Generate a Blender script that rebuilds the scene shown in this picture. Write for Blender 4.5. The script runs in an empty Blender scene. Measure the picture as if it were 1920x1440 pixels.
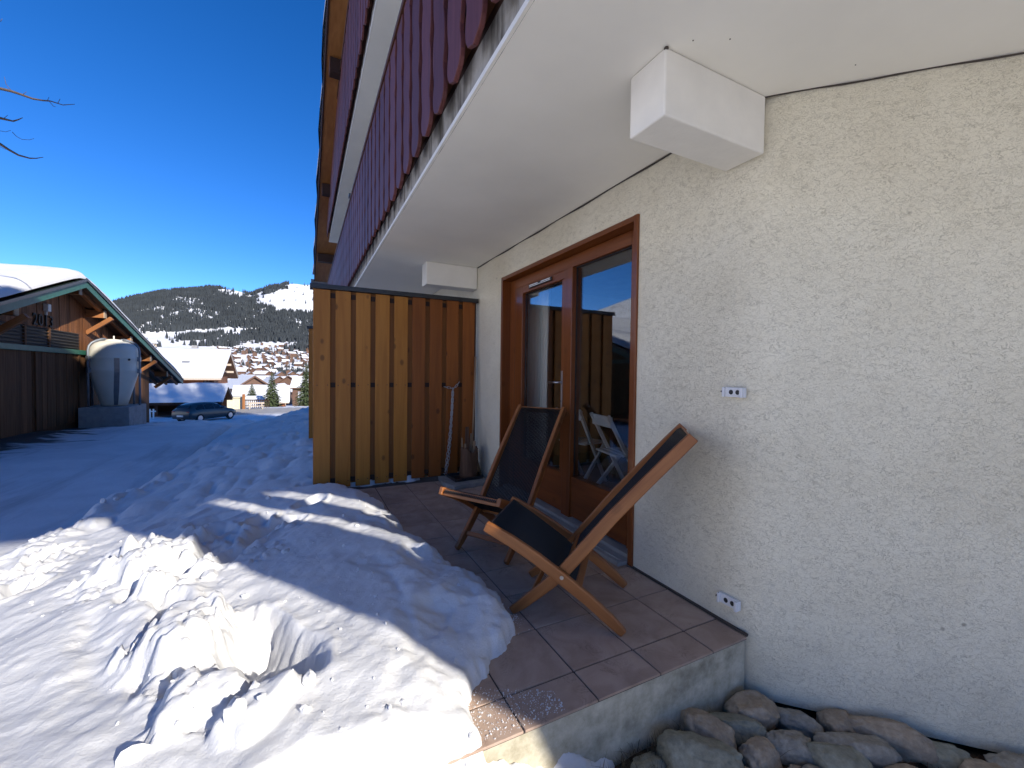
import bpy, math, random
import numpy as np
from mathutils import Vector, Matrix

R = math.radians
random.seed(7)
sc = bpy.context.scene
COL = sc.collection

# ------------------------------------------------------------------ camera
cam_data = bpy.data.cameras.new('camera')
cam = bpy.data.objects.new('camera', cam_data)
COL.objects.link(cam)
cam_data.sensor_width = 36.0
cam_data.lens = 36.0 * 782.83 / 1920.0
cam_data.clip_start = 0.05
cam_data.clip_end = 30000.0
_yaw, _pitch, _roll = R(26.537), R(-1.409), R(0.706)
_F = Vector((math.sin(_yaw) * math.cos(_pitch), math.cos(_yaw) * math.cos(_pitch), math.sin(_pitch)))
_r = Vector((math.cos(_yaw), -math.sin(_yaw), 0))
_u = _r.cross(_F)
_r2 = _r * math.cos(_roll) + _u * math.sin(_roll)
_u2 = -_r * math.sin(_roll) + _u * math.cos(_roll)
cam.matrix_world = Matrix(((_r2.x, _u2.x, -_F.x, 0), (_r2.y, _u2.y, -_F.y, 0), (_r2.z, _u2.z, -_F.z, 0), (0, 0, 0, 1)))
sc.camera = cam

# ------------------------------------------------------------------ sky, sun, exposure
SUN_EL, SUN_ROT = R(26.3), R(157.2)
TO_SUN = Vector((math.sin(SUN_ROT) * math.cos(SUN_EL), math.cos(SUN_ROT) * math.cos(SUN_EL), math.sin(SUN_EL)))
world = bpy.data.worlds.new('World')
sc.world = world
world.use_nodes = True
wn = world.node_tree
wn.nodes.clear()
sky = wn.nodes.new('ShaderNodeTexSky')
sky.sky_type = 'NISHITA'
sky.sun_disc = False
sky.sun_elevation = SUN_EL
sky.sun_rotation = SUN_ROT
sky.altitude = 2200
sky.air_density = 0.65
sky.dust_density = 0.0
sky.ozone_density = 1.2
hsv = wn.nodes.new('ShaderNodeHueSaturation')
hsv.inputs['Saturation'].default_value = 1.36
hsv.inputs['Hue'].default_value = 0.51
bg = wn.nodes.new('ShaderNodeBackground')
bg.inputs['Strength'].default_value = 0.073
wo = wn.nodes.new('ShaderNodeOutputWorld')
wn.links.new(sky.outputs[0], hsv.inputs['Color'])
wn.links.new(hsv.outputs[0], bg.inputs['Color'])
wn.links.new(bg.outputs[0], wo.inputs['Surface'])
sun_data = bpy.data.lights.new('sun', 'SUN')
sun_data.energy = 2.0
sun_data.angle = R(0.53)
sun_data.color = (1.0, 0.945, 0.85)
sun = bpy.data.objects.new('sun', sun_data)
COL.objects.link(sun)
sun.rotation_euler = (-TO_SUN).to_track_quat('-Z', 'Y').to_euler()
sun.location = (20, -40, 40)
sc.view_settings.view_transform = 'Standard'
sc.view_settings.look = 'None'
sc.view_settings.gamma = 1.0
sc.view_settings.exposure = 1.88
sc.view_settings.use_curve_mapping = False
sc.cycles.max_bounces = 6
sc.cycles.diffuse_bounces = 4
sc.cycles.glossy_bounces = 2
sc.cycles.transmission_bounces = 4
sc.cycles.transparent_max_bounces = 6
sc.cycles.caustics_reflective = False
sc.cycles.caustics_refractive = False

# ------------------------------------------------------------------ helpers
ORG = {}


def tag(o, label=None, cat=None, group=None, kind=None):
    if label: o['label'] = label
    if cat: o['category'] = cat
    if group: o['group'] = group
    if kind: o['kind'] = kind
    return o


def empty(name, loc=(0, 0, 0), label=None, cat=None, group=None, parent=None):
    o = bpy.data.objects.new(name, None)
    COL.objects.link(o)
    o.empty_display_size = 0.1
    if parent is not None:
        o.parent = parent
    o.location = loc
    ORG[o.name] = Vector(loc)
    return tag(o, label, cat, group)


def link_mesh(name, me, parent=None, loc=(0, 0, 0), mat=None):
    o = bpy.data.objects.new(name, me)
    COL.objects.link(o)
    if parent is not None:
        o.parent = parent
    if mat is not None:
        o.matrix_local = mat
    else:
        o.location = loc
    return o


def copy_tree(o, parent=None):
    c = o.copy()
    COL.objects.link(c)
    c.parent = parent
    for ch in list(o.children):
        copy_tree(ch, c)
    return c


class MB:
    def __init__(s):
        s.v, s.f, s.m = [], [], []

    def add(s, vs, fs, mi=0):
        n = len(s.v)
        s.v += [tuple(p) for p in vs]
        s.f += [tuple(i + n for i in f) for f in fs]
        s.m += [mi] * len(fs)
        return s

    def box(s, x0, x1, y0, y1, z0, z1, mi=0):
        return s.add([(x0, y0, z0), (x1, y0, z0), (x1, y1, z0), (x0, y1, z0), (x0, y0, z1), (x1, y0, z1), (x1, y1, z1), (x0, y1, z1)],
                     [(3, 2, 1, 0), (4, 5, 6, 7), (0, 1, 5, 4), (1, 2, 6, 5), (2, 3, 7, 6), (3, 0, 4, 7)], mi)

    def beam(s, p, q, w, h, up=(0, 0, 1), mi=0):
        p, q = Vector(p), Vector(q)
        d = (q - p).normalized()
        u = Vector(up)
        a = d.cross(u)
        if a.length < 1e-4:
            a = d.cross(Vector((1, 0, 0)))
        a.normalize()
        b = a.cross(d).normalized()
        a *= w / 2
        b *= h / 2
        return s.add([p - a - b, p + a - b, p + a + b, p - a + b, q - a - b, q + a - b, q + a + b, q - a + b],
                     [(0, 1, 2, 3), (7, 6, 5, 4), (4, 5, 1, 0), (5, 6, 2, 1), (6, 7, 3, 2), (7, 4, 0, 3)], mi)

    def prism(s, poly, lo, hi, axis='z', mi=0):
        n = len(poly)
        if axis == 'z':
            mk = lambda a, b, c: (a, b, c)
        elif axis == 'x':
            mk = lambda a, b, c: (c, a, b)
        else:
            mk = lambda a, b, c: (a, c, b)
        vs = [mk(a, b, lo) for a, b in poly] + [mk(a, b, hi) for a, b in poly]
        fs = [tuple(range(n - 1, -1, -1)), tuple(range(n, 2 * n))]
        fs += [(i, (i + 1) % n, n + (i + 1) % n, n + i) for i in range(n)]
        if axis == 'y':
            fs = [tuple(reversed(f)) for f in fs]
        return s.add(vs, fs, mi)

    def tube(s, pts, r, n=8, mi=0, closed=False):
        pts = [Vector(p) for p in pts]
        k = len(pts)
        rs = r if isinstance(r, (list, tuple)) else [r] * k
        vs = []
        prev = None
        for i, p in enumerate(pts):
            if closed:
                d = pts[(i + 1) % k] - pts[i - 1]
            else:
                d = pts[min(i + 1, k - 1)] - pts[max(i - 1, 0)]
            d.normalize()
            if prev is None:
                a = d.orthogonal().normalized()
            else:
                a = prev - d * prev.dot(d)
                a = a.normalized() if a.length > 1e-5 else d.orthogonal().normalized()
            prev = a
            b = d.cross(a)
            for j in range(n):
                t = 2 * math.pi * j / n
                vs.append(p + (a * math.cos(t) + b * math.sin(t)) * rs[i])
        fs = []
        for i in range(k if closed else k - 1):
            i2 = (i + 1) % k
            for j in range(n):
                j2 = (j + 1) % n
                fs.append((i * n + j, i * n + j2, i2 * n + j2, i2 * n + j))
        if not closed:
            fs.append(tuple(range(n - 1, -1, -1)))
            fs.append(tuple((k - 1) * n + j for j in range(n)))
        return s.add(vs, fs, mi)

    def lathe(s, prof, c=(0, 0, 0), n=24, mi=0):
        vs, fs = [], []
        for r, z in prof:
            for j in range(n):
                t = 2 * math.pi * j / n
                vs.append((c[0] + r * math.cos(t), c[1] + r * math.sin(t), c[2] + z))
        k = len(prof)
        for i in range(k - 1):
            for j in range(n):
                j2 = (j + 1) % n
                fs.append((i * n + j, i * n + j2, (i + 1) * n + j2, (i + 1) * n + j))
        fs.append(tuple(range(n - 1, -1, -1)))
        fs.append(tuple((k - 1) * n + j for j in range(n)))
        return s.add(vs, fs, mi)

    def mesh(s, name, mats, org=(0, 0, 0), smooth=False):
        me = bpy.data.meshes.new(name)
        me.from_pydata([(x - org[0], y - org[1], z - org[2]) for x, y, z in s.v], [], s.f)
        for m in (mats if isinstance(mats, (list, tuple)) else [mats]):
            me.materials.append(m)
        if any(s.m):
            me.polygons.foreach_set('material_index', s.m)
        if smooth:
            me.polygons.foreach_set('use_smooth', [True] * len(me.polygons))
        me.update()
        return me

    def build(s, name, mats, parent=None, org=None, smooth=False, bevel=0, seg=2):
        po = ORG.get(parent.name, Vector((0, 0, 0))) if parent is not None else Vector((0, 0, 0))
        org = Vector(org) if org is not None else po.copy()
        o = link_mesh(name, s.mesh(name, mats, org, smooth), parent, org - po)
        ORG[o.name] = org
        if bevel:
            add_bevel(o, bevel, seg)
        return o


def add_bevel(o, w, seg=2):
    b = o.modifiers.new('bevel', 'BEVEL')
    b.width = w
    b.segments = seg
    b.limit_method = 'ANGLE'
    b.angle_limit = R(35)
    return o


def stick_matrix(p, q, up=(0, 0, 1)):
    """local Z runs p->q, local Y towards up"""
    p, q = Vector(p), Vector(q)
    z = (q - p).normalized()
    u = Vector(up)
    x = u.cross(z)
    if x.length < 1e-4:
        x = Vector((1, 0, 0)).cross(z)
    x.normalize()
    y = z.cross(x).normalized()
    return Matrix(((x.x, y.x, z.x, p.x), (x.y, y.y, z.y, p.y), (x.z, y.z, z.z, p.z), (0, 0, 0, 1)))


def stick(name, p, q, w, h, mat, parent, up=(0, 0, 1), bevel=0.0, taper=1.0):
    """timber along p->q: w across, h along 'up'; grain follows its length"""
    L = (Vector(q) - Vector(p)).length
    po = ORG.get(parent.name, Vector((0, 0, 0))) if parent is not None else Vector((0, 0, 0))
    mb = MB()
    a, b = w / 2, h / 2
    mb.add([(-a, -b, 0), (a, -b, 0), (a, b, 0), (-a, b, 0), (-a * taper, -b * taper, L), (a * taper, -b * taper, L), (a * taper, b * taper, L), (-a * taper, b * taper, L)],
           [(3, 2, 1, 0), (4, 5, 6, 7), (0, 1, 5, 4), (1, 2, 6, 5), (2, 3, 7, 6), (3, 0, 4, 7)])
    o = link_mesh(name, mb.mesh(name, mat), parent, mat=stick_matrix(Vector(p) - po, Vector(q) - po, up))
    if bevel:
        add_bevel(o, bevel)
    return o


# ------------------------------------------------------------------ noise in numpy
def _hash(ix, iy, seed):
    h = (ix.astype(np.int64) * 374761393 + iy.astype(np.int64) * 668265263 + seed * 974634777) & 0xffffffff
    h = ((h ^ (h >> 13)) * 1274126177) & 0xffffffff
    h = h ^ (h >> 16)
    return (h & 0xffff) / 65535.0


def vnoise(x, y, seed=0):
    ix, iy = np.floor(x), np.floor(y)
    fx, fy = x - ix, y - iy
    ux, uy = fx * fx * fx * (fx * (fx * 6 - 15) + 10), fy * fy * fy * (fy * (fy * 6 - 15) + 10)
    a, b = _hash(ix, iy, seed), _hash(ix + 1, iy, seed)
    c, d = _hash(ix, iy + 1, seed), _hash(ix + 1, iy + 1, seed)
    return (a + (b - a) * ux) * (1 - uy) + (c + (d - c) * ux) * uy - 0.5


def fbm(x, y, sc_, oct_=4, seed=0, gain=0.5):
    s, a, f = 0, 1.0, 1.0 / sc_
    for o in range(oct_):
        c, sn = math.cos(o * 0.7), math.sin(o * 0.7)
        s = s + a * vnoise((x * c - y * sn) * f + 17.3 * o, (x * sn + y * c) * f - 9.1 * o, seed + o)
        a *= gain
        f *= 2.03
    return s


def sstep(a, b, x):
    t = np.clip((x - a) / (b - a), 0, 1)
    return t * t * (3 - 2 * t)


# ------------------------------------------------------------------ materials
def new_mat(name):
    m = bpy.data.materials.new(name)
    m.use_nodes = True
    nt = m.node_tree
    b = nt.nodes.get('Principled BSDF')
    return m, nt, b


def nd(nt, typ, **kw):
    n = nt.nodes.new(typ)
    for k, v in kw.items():
        if k in n.inputs:
            n.inputs[k].default_value = v
        else:
            setattr(n, k, v)
    return n


def ramp(nt, fac, stops):
    r = nt.nodes.new('ShaderNodeValToRGB')
    e = r.color_ramp.elements
    while len(e) < len(stops):
        e.new(0.5)
    for i, (p, c) in enumerate(stops):
        e[i].position = p
        e[i].color = (*c, 1) if len(c) == 3 else c
    nt.links.new(fac, r.inputs[0])
    return r.outputs[0]


def coords(nt, scale=(1, 1, 1), rnd=0.0, kind='Object'):
    tc = nt.nodes.new('ShaderNodeTexCoord')
    mp = nt.nodes.new('ShaderNodeMapping')
    mp.inputs['Scale'].default_value = scale
    nt.links.new(tc.outputs[kind], mp.inputs['Vector'])
    if rnd:
        oi = nt.nodes.new('ShaderNodeObjectInfo')
        ml = nd(nt, 'ShaderNodeVectorMath', operation='SCALE')
        ml.inputs[0].default_value = (rnd, rnd * 0.73, rnd * 1.31)
        nt.links.new(oi.outputs['Random'], ml.inputs['Scale'])
        nt.links.new(ml.outputs[0], mp.inputs['Location'])
    return mp.outputs[0]


def noise(nt, vec, scale, detail=4.0, rough=0.55, dist=0.0):
    n = nd(nt, 'ShaderNodeTexNoise', Scale=scale, Detail=detail, Roughness=rough, Distortion=dist)
    nt.links.new(vec, n.inputs['Vector'])
    return n.outputs['Fac']


def mixc(nt, fac, a, b, blend='MIX'):
    m = nt.nodes.new('ShaderNodeMix')
    m.data_type = 'RGBA'
    m.blend_type = blend
    for inp, val in ((m.inputs[0], fac), (m.inputs[6], a), (m.inputs[7], b)):
        if hasattr(val, 'is_linked'):
            nt.links.new(val, inp)
        elif isinstance(val, (int, float)):
            inp.default_value = val
        else:
            inp.default_value = (*val, 1)
    return m.outputs[2]


def math_n(nt, op, a, b=None, c=None, clamp=False):
    m = nt.nodes.new('ShaderNodeMath')
    m.operation = op
    m.use_clamp = clamp
    for i, val in enumerate((a, b, c)):
        if val is None: continue
        if hasattr(val, 'is_linked'):
            nt.links.new(val, m.inputs[i])
        else:
            m.inputs[i].default_value = val
    return m.outputs[0]


def bump(nt, b, height, strength, dist, prev=None):
    n = nd(nt, 'ShaderNodeBump', Strength=strength, Distance=dist)
    nt.links.new(height, n.inputs['Height'])
    if prev is not None:
        nt.links.new(prev, n.inputs['Normal'])
    nt.links.new(n.outputs[0], b.inputs['Normal'])
    return n.outputs[0]


def plain(name, col, rough=0.6, metal=0.0, var=0.12, scale=6.0, bmp=0.0, spec=0.5):
    m, nt, b = new_mat(name)
    v = coords(nt, rnd=11)
    n = noise(nt, v, scale, 5)
    nt.links.new(ramp(nt, n, [(0.3, tuple(c * (1 - var) for c in col)), (0.7, tuple(min(1, c * (1 + var)) for c in col))]), b.inputs['Base Color'])
    b.inputs['Roughness'].default_value = rough
    b.inputs['Metallic'].default_value = metal
    b.inputs['Specular IOR Level'].default_value = spec
    if bmp:
        bump(nt, b, noise(nt, v, scale * 8, 4), bmp, 0.004)
    return m


def wood(name, dark, light, rough=0.55, axis=2, grain=26.0, knots=0.0, var=0.25, bmp=0.25, spec=0.35, coat=0.0):
    m, nt, b = new_mat(name)
    s = [grain, grain, grain]
    s[axis] = grain / 18.0
    v = coords(nt, tuple(s), rnd=37)
    n = noise(nt, v, 1.0, 6, 0.6, 0.6)
    col = ramp(nt, n, [(0.32, dark), (0.68, light)])
    s2 = [7.0, 7.0, 7.0]
    s2[axis] = 0.7
    v2 = coords(nt, tuple(s2), rnd=23)
    n2 = noise(nt, v2, 1.0, 2)
    col = mixc(nt, math_n(nt, 'MULTIPLY', n2, 0.5), col, tuple(c * 0.55 for c in dark))
    if knots:
        s3 = [6.5, 6.5, 6.5]
        s3[axis] = 4.2
        vo = nd(nt, 'ShaderNodeTexVoronoi', Scale=1.0, Randomness=1.0)
        nt.links.new(coords(nt, tuple(s3), rnd=61), vo.inputs['Vector'])
        k = ramp(nt, vo.outputs['Distance'], [(0.0, (1, 1, 1)), (0.1, (0.9, 0.9, 0.9)), (0.17, (0, 0, 0))])
        col = mixc(nt, math_n(nt, 'MULTIPLY', k, knots), col, tuple(c * 0.3 for c in dark))
    oi = nt.nodes.new('ShaderNodeObjectInfo')
    hs = nt.nodes.new('ShaderNodeHueSaturation')
    nt.links.new(math_n(nt, 'MULTIPLY_ADD', oi.outputs['Random'], var * 2, 1 - var), hs.inputs['Value'])
    nt.links.new(col, hs.inputs['Color'])
    nt.links.new(hs.outputs[0], b.inputs['Base Color'])
    b.inputs['Roughness'].default_value = rough
    b.inputs['Specular IOR Level'].default_value = spec
    b.inputs['Coat Weight'].default_value = coat
    if bmp:
        bump(nt, b, n, bmp, 0.002)
    return m


def mat_plaster():
    m, nt, b = new_mat('plaster_roughcast')
    v = coords(nt)
    vz = coords(nt, (1.0, 1.0, 1.9))
    w1 = noise(nt, vz, 40, 4, 0.55, 1.1)
    w2 = noise(nt, v, 130, 5, 0.7, 0.4)
    l1 = ramp(nt, w1, [(0.475, (1, 1, 1)), (0.495, (0, 0, 0)), (0.505, (0, 0, 0)), (0.525, (1, 1, 1))])
    l2 = ramp(nt, w2, [(0.25, (0, 0, 0)), (0.7, (1, 1, 1))])
    msk = ramp(nt, noise(nt, vz, 14, 5, 0.65), [(0.45, (0, 0, 0)), (0.62, (1, 1, 1))])
    big = noise(nt, v, 1.3, 5)
    base = ramp(nt, big, [(0.28, (0.78, 0.705, 0.53)), (0.6, (0.89, 0.825, 0.65))])
    lines = math_n(nt, 'MULTIPLY', math_n(nt, 'SUBTRACT', 1.0, l1), math_n(nt, 'MULTIPLY_ADD', msk, 0.45, 0.38))
    col = mixc(nt, math_n(nt, 'MULTIPLY', lines, 0.42), base, (0.30, 0.265, 0.20))
    # sparse dark specks and rust-brown chips
    vo = nd(nt, 'ShaderNodeTexVoronoi', Scale=9.0)
    nt.links.new(v, vo.inputs['Vector'])
    sp = ramp(nt, vo.outputs['Distance'], [(0.0, (1, 1, 1)), (0.06, (1, 1, 1)), (0.10, (0, 0, 0))])
    sel = ramp(nt, noise(nt, v, 3.1, 2), [(0.56, (0, 0, 0)), (0.62, (1, 1, 1))])
    col = mixc(nt, math_n(nt, 'MULTIPLY', math_n(nt, 'MULTIPLY', sp, sel), 0.55), col, (0.22, 0.17, 0.10))
    # damp blotches and soil splashed up at the foot
    tco = nt.nodes.new('ShaderNodeTexCoord')
    sep = nt.nodes.new('ShaderNodeSeparateXYZ')
    nt.links.new(tco.outputs['Object'], sep.inputs[0])
    foot = ramp(nt, math_n(nt, 'ADD', math_n(nt, 'MULTIPLY', sep.outputs[2], 1.6), math_n(nt, 'MULTIPLY_ADD', noise(nt, v, 4.5, 5, 0.65), 1.4, -0.7)), [(0.0, (1, 1, 1)), (0.55, (0, 0, 0))])
    col = mixc(nt, math_n(nt, 'MULTIPLY', foot, 0.30), col, (0.36, 0.32, 0.25))
    bl = ramp(nt, noise(nt, v, 0.9, 4, 0.6), [(0.52, (0, 0, 0)), (0.72, (1, 1, 1))])
    col = mixc(nt, math_n(nt, 'MULTIPLY', bl, 0.22), col, (0.52, 0.47, 0.37))
    nt.links.new(col, b.inputs['Base Color'])
    b.inputs['Roughness'].default_value = 0.92
    b.inputs['Specular IOR Level'].default_value = 0.073
    h = math_n(nt, 'ADD', math_n(nt, 'MULTIPLY', lines, -1.0), math_n(nt, 'MULTIPLY', l2, 0.8))
    bump(nt, b, h, 0.7, 0.0035)
    return m


def mat_snow(name, dirt=0.0, blue=0.0):
    m, nt, b = new_mat(name)
    v = coords(nt)
    n = noise(nt, v, 2.2, 5)
    col = ramp(nt, n, [(0.3, (0.66, 0.66, 0.665)), (0.7, (0.725, 0.72, 0.715))])
    if dirt:
        d = ramp(nt, noise(nt, v, 3.3, 6, 0.65), [(0.55, (0, 0, 0)), (0.72, (1, 1, 1))])
        col = mixc(nt, math_n(nt, 'MULTIPLY', d, dirt), col, (0.50, 0.43, 0.36))
    nt.links.new(col, b.inputs['Base Color'])
    b.inputs['Roughness'].default_value = 0.55
    b.inputs['Specular IOR Level'].default_value = 0.25
    bump(nt, b, noise(nt, v, 55, 7, 0.78), 0.6, 0.011)
    return m


def mat_tile():
    m, nt, b = new_mat('beige_stone_tile')
    v = coords(nt, rnd=19)
    n = noise(nt, v, 5, 7, 0.6, 0.8)
    col = ramp(nt, n, [(0.3, (0.32, 0.215, 0.155)), (0.5, (0.42, 0.295, 0.22)), (0.72, (0.50, 0.37, 0.285))])
    vn = noise(nt, v, 9, 6, 0.65, 2.6)
    ve = ramp(nt, vn, [(0.475, (0, 0, 0)), (0.5, (1, 1, 1)), (0.525, (0, 0, 0))])
    vm = ramp(nt, noise(nt, v, 6, 2), [(0.5, (0, 0, 0)), (0.65, (1, 1, 1))])
    col = mixc(nt, math_n(nt, 'MULTIPLY', math_n(nt, 'MULTIPLY', ve, vm), 0.6), col, (0.13, 0.08, 0.05))
    oi = nt.nodes.new('ShaderNodeObjectInfo')
    hs = nt.nodes.new('ShaderNodeHueSaturation')
    nt.links.new(math_n(nt, 'MULTIPLY_ADD', oi.outputs['Random'], 0.14, 0.93), hs.inputs['Value'])
    nt.links.new(col, hs.inputs['Color'])
    nt.links.new(hs.outputs[0], b.inputs['Base Color'])
    nt.links.new(ramp(nt, noise(nt, v, 14, 4), [(0.3, (0.42,) * 3), (0.7, (0.66,) * 3)]), b.inputs['Roughness'])
    bump(nt, b, math_n(nt, 'ADD', n, math_n(nt, 'MULTIPLY', ve, -0.25)), 0.35, 0.006)
    return m


def mat_concrete(name, a, c, stain=0.5, rough=0.9, streak=False, sc_=7.0):
    m, nt, b = new_mat(name)
    v = coords(nt)
    n = noise(nt, v, sc_, 8, 0.68)
    col = ramp(nt, n, [(0.3, a), (0.68, c)])
    vs = coords(nt, (9, 9, 1.3) if streak else (sc_ * 0.45,) * 3)
    s = ramp(nt, noise(nt, vs, 1.0, 5, 0.6), [(0.5, (0, 0, 0)), (0.66, (1, 1, 1))])
    col = mixc(nt, math_n(nt, 'MULTIPLY', s, stain), col, (0.07, 0.06, 0.045))
    nt.links.new(col, b.inputs['Base Color'])
    b.inputs['Roughness'].default_value = rough
    b.inputs['Specular IOR Level'].default_value = 0.2
    bump(nt, b, noise(nt, v, 45, 6, 0.75), 0.6, 0.006)
    return m


def mat_glass():
    m, nt, b = new_mat('window_glass')
    nt.nodes.remove(b)
    out = nt.nodes['Material Output']
    gl = nd(nt, 'ShaderNodeBsdfGlossy', Roughness=0.0)
    gl.inputs['Color'].default_value = (0.95, 0.97, 1, 1)
    tr = nt.nodes.new('ShaderNodeBsdfTransparent')
    tr.inputs['Color'].default_value = (0.93, 0.95, 0.94, 1)
    fr = nt.nodes.new('ShaderNodeFresnel')
    ge = nt.nodes.new('ShaderNodeNewGeometry')
    nt.links.new(math_n(nt, 'MULTIPLY_ADD', ge.outputs['Backfacing'], 1 / 1.75 - 1.75, 1.75), fr.inputs['IOR'])
    fc = math_n(nt, 'MULTIPLY_ADD', fr.outputs[0], 1.0, 0.02, clamp=True)
    mx = nt.nodes.new('ShaderNodeMixShader')
    nt.links.new(fc, mx.inputs[0])
    nt.links.new(tr.outputs[0], mx.inputs[1])
    nt.links.new(gl.outputs[0], mx.inputs[2])
    nt.links.new(mx.outputs[0], out.inputs['Surface'])
    return m


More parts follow.
